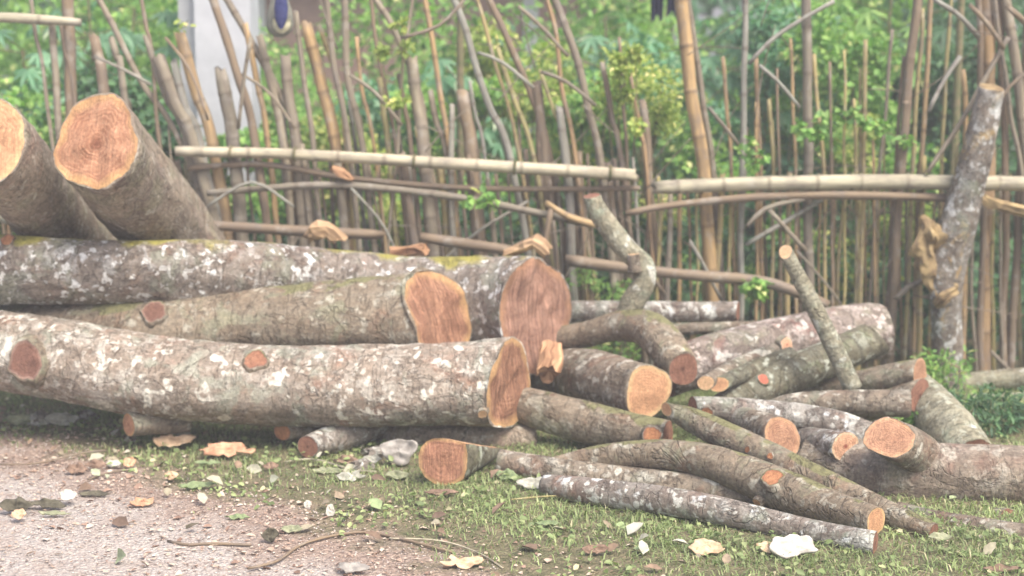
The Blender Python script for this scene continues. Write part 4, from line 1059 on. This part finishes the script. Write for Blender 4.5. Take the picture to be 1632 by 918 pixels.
v, f = boxes(lst); mk('board_wall', v, f, M['plaster'], hs, smooth=False)
for q0 in (x0 - 0.05, 0.1, x1 - 0.09):
    v, f = boxes([((q0, hY - 0.06, 0), (q0 + 0.14, hY - 0.005, 3.0))]); mk('wall_post', v, f, M['grey'], hs, smooth=False)

v, f = boxes([((x0 - 0.5, hY - 0.7, 3.02), (x1 + 0.5, hY + 3.0, 3.1))]); mk('roof', v, f, M['roof'], hs, smooth=False)
pw = thing('white_gate_pillar', 'whitewashed square pillar with a grey side behind the leaning stakes', 'pillar', (WX(362, 8.9), 8.9, 0))
v, f = boxes([((WX(318, 8.9), 8.9, 0), (WX(406, 8.9), 9.2, 2.5))]); mk('shaft', v, f, M['white'], pw, smooth=False)
v, f = boxes([((WX(292, 8.96), 8.98, 0), (WX(318, 8.9) - 0.004, 9.16, 2.3))]); mk('side_panel', v, f, M['grey'], pw, smooth=False)
v, f = boxes([((WX(312, 8.9), 8.86, 2.503), (WX(412, 8.9), 9.24, 2.58))]); mk('coping', v, f, M['white'], pw, smooth=False)
# dark cloth on a line
M['cloth'] = plain('dark navy cloth', (0.012, 0.015, 0.045), (0.035, 0.04, 0.09), 9, 0.9)
ct = thing('clothes_line', 'thin clothes line strung between two posts above the garden plants', 'clothes line', (WX(1060, 8.3), 8.3, 0))
rods([((-0.3, 8.3, 2.12), (2.6, 8.3, 2.10), 0.004)], 'line', M['grey'], ct, None)
rods([((-0.3, 8.3, 0), (-0.3, 8.3, 2.2), 0.03)], 'post', M['stem'], ct, None); rods([((2.6, 8.3, 0), (2.6, 8.3, 2.2), 0.03)], 'post', M['stem'], ct, None)
def cloth(cx, w, z1, z0, seed):
    nx, nz = 22, 16; V = []; F = []
    for side in (0, 1):
        for j in range(nz):
            for i in range(nx):
                u = i / (nx - 1); q = j / (nz - 1)
                x = cx + (u - 0.5) * w * (1 - 0.08 * q); z = z1 + (z0 - z1) * q * (1 + 0.08 * math.sin(u * 9 + seed))
                V.append((x, 8.3 + 0.022 * math.sin(u * 19 + seed) * (0.3 + q) + side * 0.004 - 0.006, z))
    n = nx * nz
    for side in (0, 1):
        for j in range(nz - 1):
            for i in range(nx - 1):
                q = (side * n + j * nx + i, side * n + j * nx + i + 1, side * n + (j + 1) * nx + i + 1, side * n + (j + 1) * nx + i)
                F.append(q if side else q[::-1])
    for j in range(nz - 1):
        for i in (0, nx - 1):
            a = j * nx + i; F.append((a, a + nx, a + nx + n, a + n))
    for i in range(nx - 1):
        for j in (0, nz - 1):
            a = j * nx + i; F.append((a, a + 1, a + 1 + n, a + n))
    return V, F
tr_ = thing('hanging_trousers', 'dark navy cloth hanging at the top edge right of centre', 'clothing', (WX(1058, 8.3), 8.3, 2.1))
v, f = cloth(WX(1043, 8.3), 0.075, 2.125, 1.90, 0.3); mk('trouser_leg', v, f, M['cloth'], tr_)
v, f = cloth(WX(1070, 8.3), 0.085, 2.125, 1.925, 1.9); mk('trouser_leg', v, f, M['cloth'], tr_)

# shoe hung toe-down on a stake
M['navy'] = plain('navy canvas', (0.02, 0.025, 0.10), (0.05, 0.06, 0.17), 40, 0.8)
M['cream'] = plain('cream rubber', (0.50, 0.50, 0.36), (0.62, 0.60, 0.42), 30, 0.7)
M['greyrub'] = plain('dirty grey rubber', (0.14, 0.15, 0.13), (0.24, 0.24, 0.20), 20, 0.8)
sh = thing('hanging_shoe', 'dark blue canvas shoe with cream toe band hung toe down on a stake', 'shoe', P(447, 58, 7.08))
def ell(cx, cy, Y, pts, depth, seg=20):
    """closed rounded body through stacked rings: pts (dy px, half width px)"""
    V = []; F = []; tt = T(cx, cy, Y)
    for dy, hw in pts:
        c = P(cx, cy + dy, Y)
        for k in range(seg):
            a = 2 * math.pi * k / seg
            V.append(c + Vector((math.cos(a) * hw * tt, math.sin(a) * depth * hw * tt, 0)))
    for i in range(len(pts) - 1):
        for k in range(seg):
            F.append((i * seg + k, i * seg + (k + 1) % seg, (i + 1) * seg + (k + 1) % seg, (i + 1) * seg + k))
    F.append(tuple(range(seg))); F.append(tuple((len(pts) - 1) * seg + k for k in reversed(range(seg))))
    return V, F
v, f = ell(446, 30, 7.06, [(-44, 9), (-30, 14), (-12, 20), (8, 22), (20, 19), (27, 11), (30, 3)], 0.5); mk('sole', v, f, M['greyrub'], sh)
v, f = ell(449, 30, 7.02, [(0, 14), (8, 14.5), (14, 13), (20, 8), (23, 3)], 0.6); mk('toe_band', v, f, M['cream'], sh)
v, f = ell(448, 30, 6.985, [(-48, 5), (-34, 9), (-18, 11), (0, 10), (10, 6), (16, 2)], 0.6); mk('canvas_upper', v, f, M['navy'], sh)

VEIL_DENSITY = 0.012  # added scattering volume standing in for lens glare, lifts the dark tones
v, f = box((-62, -56, -1.0), (62, 67, 7.5))
hz = mk('veil', v, f, [], smooth=False)
hm = bpy.data.materials.new('lens glare volume'); hm.use_nodes = True
hn = hm.node_tree; hn.nodes.remove(hn.nodes['Principled BSDF'])
pv = hn.nodes.new('ShaderNodeVolumePrincipled'); pv.inputs['Density'].default_value = VEIL_DENSITY
pv.inputs['Color'].default_value = (0.93, 0.95, 1.0, 1)
hn.links.new(pv.outputs[0], hn.nodes['Material Output'].inputs['Volume'])
hz.data.materials.append(hm)
tag(hz, 'thin pale haze added to imitate lens glare', kind='stuff')

# ------------------------------------------------------------------ grass, litter, gravel
def grass(n):
    X = nprng.uniform(-3.2, 3.4, n); Y = nprng.uniform(3.4, 7.4, n)
    d = (Y + 0.853 * X - 4.12) / 1.314
    keep = []
    for x, y, dd in zip(X, Y, d):
        k = N3(x * 1.1, y * 1.1, 7) * 0.5 + N3(x * 4, y * 4, 3) * 0.35
        pr = min(1.0, max(0.0, (dd + 0.0 + k * 0.7) * 1.9)) * (0.35 + 1.1 * max(0, N3(x * 2.6, y * 2.6, 1) + 0.3))
        keep.append(nprng.random() < pr)
    keep = np.array(keep); X = X[keep]; Y = Y[keep]; m = len(X)
    Z = np.array([gz(a, b) for a, b in zip(X, Y)]) - 0.003
    a = nprng.uniform(0, 6.283, m); lean = nprng.uniform(0.3, 1.9, m)
    h = nprng.uniform(0.012, 0.036, m) * np.array([1 + 0.6 * N3(p * 1.7, q * 1.7, 5) for p, q in zip(X, Y)])
    w = nprng.uniform(0.0012, 0.0028, m)
    D = np.stack([np.cos(a), np.sin(a), np.zeros(m)], 1); S = np.stack([-np.sin(a), np.cos(a), np.zeros(m)], 1)
    B = np.stack([X, Y, Z], 1); U = np.array([0, 0, 1.0])
    p0 = B - S * w[:, None]; p1 = B + S * w[:, None]
    mid_ = B + D * (h * lean * 0.35)[:, None] + U * (h * 0.62)[:, None]
    tip = B + D * (h * lean)[:, None] + U * (h * (1.05 - 0.38 * lean))[:, None]
    v = np.stack([p0, p1, mid_ + S * w[:, None] * 0.8, tip + S * w[:, None] * 0.15, tip - S * w[:, None] * 0.15, mid_ - S * w[:, None] * 0.8], 1).reshape(-1, 3)
    b = (np.arange(m) * 6)[:, None]
    f = np.concatenate([b + np.array([[0, 1, 2, 5]]), b + np.array([[5, 2, 3, 4]])], 1).reshape(-1, 4)
    tag(fastmesh('grass', v, f, LM['grass']), 'short patchy green grass between the road edge and the logs', 'grass', kind='stuff')
grass(210000)

def groundweeds(n):
    X = nprng.uniform(-3.0, 3.4, n); Y = nprng.uniform(3.6, 7.2, n)
    d = (Y + 0.853 * X - 4.12) / 1.314
    keep = np.array([dd > -0.05 and N3(x * 2.4, y * 2.4, 8) > 0.02 for x, y, dd in zip(X, Y, d)])
    X = X[keep]; Y = Y[keep]; m = len(X)
    B = np.stack([X, Y, np.array([gz(p, q) for p, q in zip(X, Y)]) + nprng.uniform(0.004, 0.03, m)], 1)
    D = rdir(m) * np.array([1, 1, 0.4]); L_ = nprng.uniform(0.012, 0.032, m)
    v, f = leaves_np(B, D, rdir(m) * 0.5 + np.array([0, -0.3, 1.0]), L_, L_ * 0.34)
    tag(fastmesh('ground_weeds', v, f, LM['grass']), 'tiny broad leaved weeds mixed through the grass', 'weeds', kind='stuff')
groundweeds(13000)
def islandmat(name, stops, rough=0.9):
    s = NB(name); g = s.n("ShaderNodeNewGeometry")
    c = s.ramp(g.outputs["Random Per Island"], stops)
    tc = s.n("ShaderNodeTexCoord"); c = s.mix(1.0, c, s.ramp(s.noise(tc.outputs["Object"], 60, 3), [(0.3, 0.75), (0.7, 1.15)]), 'MULTIPLY')
    s.color(c); s.b.inputs["Roughness"].default_value = rough
    return s.m
M['chips'] = islandmat('sawdust chips and dead bits', [(0.0, (0.20, 0.13, 0.10)), (0.3, (0.38, 0.26, 0.20)), (0.6, (0.50, 0.39, 0.31)), (0.85, (0.58, 0.49, 0.40)), (0.97, (0.66, 0.59, 0.49))])
def deadleaves(n):
    X = nprng.uniform(-3.4, 3.2, n); Y = nprng.uniform(3.6, 6.6, n)
    d = (Y + 0.853 * X - 4.12) / 1.314
    pr = np.exp(-((d - 0.12) / 0.45) ** 2) * 0.9 + 0.12
    keep = nprng.random(n) < pr; X = X[keep]; Y = Y[keep]; m = len(X)
    a = nprng.uniform(0, 6.283, m)
    D = np.stack([np.cos(a), np.sin(a), nprng.uniform(-0.1, 0.8, m)], 1)
    B = np.stack([X, Y, np.array([gz(p, q) for p, q in zip(X, Y)]) + 0.012], 1)
    L_ = nprng.uniform(0.03, 0.075, m)
    v, f = leaves_np(B, D, rdir(m) * 0.7 + np.array([0, -0.4, 1.0]), L_, L_ * nprng.uniform(0.2, 0.4, m))
    tag(fastmesh('leaf_litter', v, f, M['dleaf']), 'scattered small dead leaves, grey green and brown, in the grass and along the road edge', 'litter', kind='stuff')
M['dleaf'] = islandmat('mixed dead leaves', [(0.0, (0.13, 0.09, 0.07)), (0.3, (0.28, 0.20, 0.14)), (0.5, (0.36, 0.35, 0.26)), (0.75, (0.50, 0.49, 0.42)), (0.95, (0.28, 0.36, 0.18))])
M['pebble'] = islandmat('road gravel', [(0.0, (0.26, 0.21, 0.19)), (0.4, (0.42, 0.36, 0.33)), (0.75, (0.56, 0.50, 0.46)), (0.95, (0.62, 0.57, 0.53))])
def chips(n):
    X = nprng.uniform(-3.4, 2.2, n); Y = nprng.uniform(3.2, 6.8, n)
    d = (Y + 0.853 * X - 4.12) / 1.314
    k = np.array([N3(x * 1.5, y * 1.5, 2) for x, y in zip(X, Y)])
    pr = np.where(d < 0.35, 0.35 + 0.65 * np.exp(-((d + 0.15 + 0.4 * k) / 0.3) ** 2), 0.05)
    keep = nprng.random(n) < pr
    X = X[keep]; Y = Y[keep]; m = len(X)
    a = nprng.uniform(0, 6.283, m)
    L_ = nprng.uniform(0.004, 0.017, m) * np.where(nprng.random(m) < 0.10, 2.2, 1.0); W_ = L_ * nprng.uniform(0.12, 0.5, m)
    D = np.stack([np.cos(a), np.sin(a), nprng.uniform(-0.1, 0.35, m)], 1)
    B = np.stack([X, Y, np.array([gz(p, q) for p, q in zip(X, Y)]) + 0.004], 1)
    v, f = leaves_np(B, D, rdir(m) * 0.5 + np.array([0, 0, 1.0]), L_, W_)
    tag(fastmesh('wood_litter', v, f, M['chips']), 'pinkish sawdust, chips and dead leaf bits strewn along the road edge', 'litter', kind='stuff')
chips(42000)
deadleaves(520)
def pebbles(n):
    X = nprng.uniform(-3.4, 1.2, n); Y = nprng.uniform(3.2, 6.4, n)
    d = (Y + 0.853 * X - 4.12) / 1.314
    keep = (d < 0.1) & (nprng.random(n) < 0.9)
    X = X[keep]; Y = Y[keep]; m = len(X)
    r = nprng.uniform(0.0015, 0.0055, m)
    B = np.stack([X, Y, np.array([gz(p, q) for p, q in zip(X, Y)]) + r * 0.25], 1)
    o = np.array([[1, 0, 0], [0, 1, 0], [-1, 0, 0], [0, -1, 0], [0.1, 0.1, 0.7], [0, 0, -0.6]])
    jit = nprng.uniform(0.65, 1.25, (m, 6, 1))
    v = (B[:, None, :] + o[None] * jit * r[:, None, None]).reshape(-1, 3)
    b = (np.arange(m) * 6)[:, None]
    tri = np.array([[0, 1, 4], [1, 2, 4], [2, 3, 4], [3, 0, 4], [1, 0, 5], [2, 1, 5], [3, 2, 5], [0, 3, 5]])
    f = (b[:, :, None] + tri[None]).reshape(-1, 3)
    tag(fastmesh('gravel', v, f, M['pebble']), 'fine pinkish grey gravel on the road surface', 'gravel', kind='stuff')
pebbles(26000)

SM = {
 'greyleaf': plain('dry grey leaf', (0.24, 0.24, 0.20), (0.50, 0.50, 0.44), 22, 0.9, 1.0),
 'olive': plain('dull olive leaf', (0.16, 0.18, 0.11), (0.36, 0.37, 0.25), 20, 0.9, 1.0),
 'green': plain('fading green leaf', (0.13, 0.18, 0.09), (0.30, 0.36, 0.20), 18, 0.9, 1.0),
 'brown': plain('brown dead leaf', (0.12, 0.08, 0.06), (0.30, 0.21, 0.155), 22, 0.9, 1.0),
 'dark': plain('dark wet leaf', (0.05, 0.045, 0.035), (0.15, 0.14, 0.10), 22, 0.9, 1.0),
 'wood': plain('pale split wood chip', (0.36, 0.24, 0.15), (0.68, 0.52, 0.36), 26, 0.9, 1.0),
 'orange': plain('orange wood chip', (0.34, 0.18, 0.11), (0.62, 0.40, 0.26), 26, 0.9, 1.0),
 'white': plain('white wood scrap', (0.38, 0.36, 0.31), (0.64, 0.62, 0.57), 18, 0.9, 1.0),
 'greybark': plain('grey bark flake', (0.22, 0.205, 0.19), (0.40, 0.38, 0.35), 18, 0.9, 1.2),
}
def scrap(name, label, cat, px, py, w, h, mat, tilt=20, curl=0.3, rot=0.0, jag=0.25, pointed=0.0, group=None, thick=0.003, lift=0.0, z=0.0):
    c = G(px, py + h * 0.5, z); tt = T(px, py, c.y)
    h *= 1.1; tilt = min(tilt + 10, 70)
    if cat == 'wood chip': jag *= 0.8
    W = w * 0.5 * tt
    el = math.atan2(CAMZ - z, c.y)
    Lh = 0.5 * h * tt / math.sin(el + R(tilt))
    sd_ = px * 0.37 + py * 0.11
    nr, ns = 7, 30
    top = []
    for j in range(nr + 1):
        rr = j / nr
        for k in range(ns):
            a = 2 * math.pi * k / ns
            q = 1 + jag * (N3(math.cos(a) * 1.3 + sd_, math.sin(a) * 1.3, 1) * 1.8 + 0.5 * N3(math.cos(a) * 5, math.sin(a) * 5 + sd_, 2))
            q *= (1 - pointed * abs(math.sin(a)) ** 0.6 * 0.5)
            x = math.cos(a) * rr * q; y = math.sin(a) * rr * q
            zz = curl * (x * x - 0.2) * 0.8 + 0.5 * N3(x * 2.2 + sd_, y * 2.2, 4) + 0.22 * N3(x * 6 + sd_, y * 6, 6) + (0.5 * abs(y) if cat == 'leaf' else 0)
            top.append((x, y, zz))
    ca, sa = math.cos(R(rot)), math.sin(R(rot)); ct_, st_ = math.cos(R(tilt)), math.sin(R(tilt))
    V = []
    for s_ in (0, 1):
        for x, y, zz in top:
            X = (x * ca - y * sa * 0.6) * W; Yy = (x * sa * (W / max(Lh, 1e-4)) * 0.6 + y * ca) * Lh; Z = zz * min(W, Lh) * 0.8 - s_ * thick
            V.append(Vector((X, Yy * ct_ - Z * st_, Yy * st_ + Z * ct_)))
    mz = min(v.z for v in V)
    V = [v + Vector((c.x, c.y + Lh * ct_, z - mz + lift + 0.008)) for v in V]
    n = len(top); F = []
    for j in range(nr):
        for k in range(ns):
            k2 = (k + 1) % ns
            if j == 0:
                F.append((0, ns + k, ns + k2)); F.append((n, n + ns + k2, n + ns + k)); continue
            F.append((j * ns + k, (j + 1) * ns + k, (j + 1) * ns + k2, j * ns + k2))
            F.append((n + j * ns + k2, n + (j + 1) * ns + k2, n + (j + 1) * ns + k, n + j * ns + k))
    for k in range(ns):
        k2 = (k + 1) % ns
        F.append((nr * ns + k, n + nr * ns + k, n + nr * ns + k2, nr * ns + k2))
    o = mk(name, V, F, SM[mat], off=(c.x, c.y, z))
    return tag(o, label, cat, group)
def leaf(label, px, py, w, h, mat, **k):
    k.setdefault('pointed', 0.9); k.setdefault('jag', 0.12)
    scrap('dry_leaf', label, 'leaf', px, py, w, h, mat, group=k.pop('group', 'dead leaves on the ground'), **k)
def chip(label, px, py, w, h, mat, **k):
    scrap('wood_chip', label, 'wood chip', px, py, w, h, mat, group=k.pop('group', 'wood chips on the ground'), **k)
leaf('large pale grey curled leaf standing at the left under the front log', 98, 666, 60, 34, 'greyleaf', tilt=50, curl=0.9)
leaf('olive curled leaf at the extreme left below the front log', 28, 668, 60, 26, 'olive', tilt=40)
leaf('small white-grey leaf touching the large grey curled leaf', 68, 674, 34, 16, 'greyleaf', tilt=30)
leaf('greyish crinkled leaf beside the orange-ended short log', 288, 690, 44, 28, 'greyleaf', tilt=50, jag=0.5)
chip('pale jagged wood chip in front of the crinkled grey leaf', 272, 708, 62, 18, 'wood', tilt=15, rot=-15, jag=0.5)
chip('long pinkish wood chip right of the pale jagged chip', 362, 724, 84, 17, 'orange', tilt=12, rot=-5, jag=0.6)
leaf('green grey leaf just under the long pinkish chip', 330, 742, 44, 9, 'green', tilt=5)
chip('small triangular pale chip at the road edge, left', 272, 762, 24, 16, 'wood', tilt=35, pointed=0.6)
leaf('long grey green leaf lying on the road edge litter', 312, 778, 62, 15, 'green', tilt=12, rot=10)
leaf('dark folded leaf with a pale corner on the open gravel, left', 150, 790, 56, 13, 'dark', tilt=15)
leaf('large dark leaf pile corner at the left picture edge', 20, 808, 58, 34, 'dark', tilt=25)
leaf('dark crumpled leaf right of the left edge leaf pile', 72, 806, 62, 22, 'dark', tilt=20, rot=-10)
chip('round pale chip lying before the left edge leaf pile', 28, 826, 24, 14, 'wood', tilt=30)
chip('white rounded chip on top of the dark crumpled leaf', 106, 801, 26, 16, 'white', tilt=30, lift=0.015)
leaf('long pale green leaf strip below the dark crumpled leaf', 84, 823, 56, 9, 'olive', tilt=5, rot=-12)
leaf('tan curled leaf in the brown litter at upper left', 118, 748, 40, 26, 'brown', tilt=30)
leaf('brown leaf pair shape in the litter at left', 150, 742, 34, 24, 'brown', tilt=35)
chip('small orange square chip in the left litter', 205, 742, 20, 14, 'orange', tilt=40)
chip('white sliver chip left of the small orange square chip', 180, 744, 22, 9, 'white', tilt=20)
chip('orange crescent chip lying on the pale gravel', 226, 806, 34, 12, 'orange', tilt=12, jag=0.4)
leaf('grey green leaf on the gravel at lower left centre', 376, 829, 40, 13, 'green', tilt=10)
leaf('dark green leaf held upright by the long twig', 430, 850, 30, 38, 'dark', tilt=60)
leaf('green grey leaf beside the small dark upright leaf', 462, 846, 40, 20, 'olive', tilt=20)
leaf('pale grey twisted leaf below the grey log stub', 560, 760, 44, 24, 'greyleaf', tilt=35, jag=0.4)
leaf('olive dry leaf left of the pale twisted leaf', 520, 752, 50, 16, 'olive', tilt=20)
leaf('brown dry leaf under the grey log stub', 552, 735, 46, 20, 'brown', tilt=35)
chip('broad grey bark flake leaning left of the wedge block', 636, 728, 58, 38, 'greybark', tilt=55, jag=0.2)
leaf('pale yellow leaf left of the broad grey bark flake', 592, 733, 34, 20, 'greyleaf', tilt=35)
leaf('green leaf in the grass below the broad grey bark flake', 632, 758, 40, 22, 'olive', tilt=30)
leaf('pale leaf tucked in the grass in front of the wedge block', 702, 788, 56, 16, 'brown', tilt=15)
leaf('light green leaf right of the wedge block', 808, 758, 40, 26, 'green', tilt=30)
chip('pale green bark strip at the tip of the nearest long pole', 850, 776, 44, 16, 'greyleaf', tilt=20)
leaf('brown curled dead leaf alone in the grass at bottom centre', 950, 876, 40, 26, 'brown', tilt=35, jag=0.3)
leaf('pale green leaf in the open grass below the long poles', 872, 838, 40, 12, 'green', tilt=12)
chip('flat pale yellow wood chip on the grass left of the white scrap', 1126, 880, 60, 20, 'wood', tilt=18, rot=12, jag=0.3)
chip('large white crumpled scrap on the grass at the bottom right', 1266, 878, 70, 36, 'white', tilt=35, jag=0.35, thick=0.012)
chip('small cream sliver touching the large white scrap', 1226, 880, 34, 15, 'wood', tilt=20)
leaf('grey green leaf in the grass at the tip of the sloping pole', 1500, 858, 40, 22, 'olive', tilt=30)
leaf('reddish brown leaf at the bottom right corner', 1598, 910, 60, 18, 'brown', tilt=20)
chip('small cream chip standing on the road litter, centre left', 526, 818, 14, 18, 'white', tilt=50)
chip('tiny cream chip left of the standing cream chip', 490, 808, 12, 12, 'white', tilt=50)
leaf('yellowish dry leaf on the grass edge below centre', 430, 744, 26, 18, 'brown', tilt=30)
chip('pale splinter lying bottom centre at the road edge', 740, 905, 60, 14, 'wood', tilt=8, jag=0.5)
chip('dark bark bit at the bottom edge left of the pale splinter', 560, 912, 50, 14, 'greybark', tilt=10)
def gtwig(label, pp, r, mat='n'):
    pts = [(G(a, b, 0.012) , r) for a, b in pp]
    v, f, u = cane(pts, False, 7, 0.03, 0.004, pp[0][0], True)
    tag(mk('fallen_twig', v, f, BM[mat], uvs=u, off=tuple(pts[0][0])), label, 'twig', 'fallen twigs')
gtwig('long bare twig curving on the gravel at bottom left centre', [(395, 906), (440, 894), (480, 868), (540, 852), (600, 850), (720, 880)], 0.005)
gtwig('short dark twig lying on the gravel by the small leaf', [(268, 862), (300, 868), (330, 866), (400, 868)], 0.005)
gtwig('thin straight reed stalk in the grass before the nearest long pole', [(815, 796), (900, 790), (1000, 798), (1080, 812)], 0.003, 'y')
gtwig('thin twig in the brown litter at the far left', [(0, 740), (60, 738), (130, 722), (170, 718)], 0.004)
gtwig('dark twig below the small orange square chip', [(140, 764), (180, 752), (215, 748)], 0.004)
gtwig('pale bare twig crossing the grass below the grey log stub', [(455, 736), (500, 732), (560, 748), (600, 752)], 0.004, 'w')
gtwig('thin dry stalk arching on the litter bottom centre', [(620, 858), (700, 862), (760, 880), (800, 905)], 0.003, 'w')

for o in SC.objects:
    if '_s' in o.keys(): del o['_s']
print("objects", len(SC.objects))
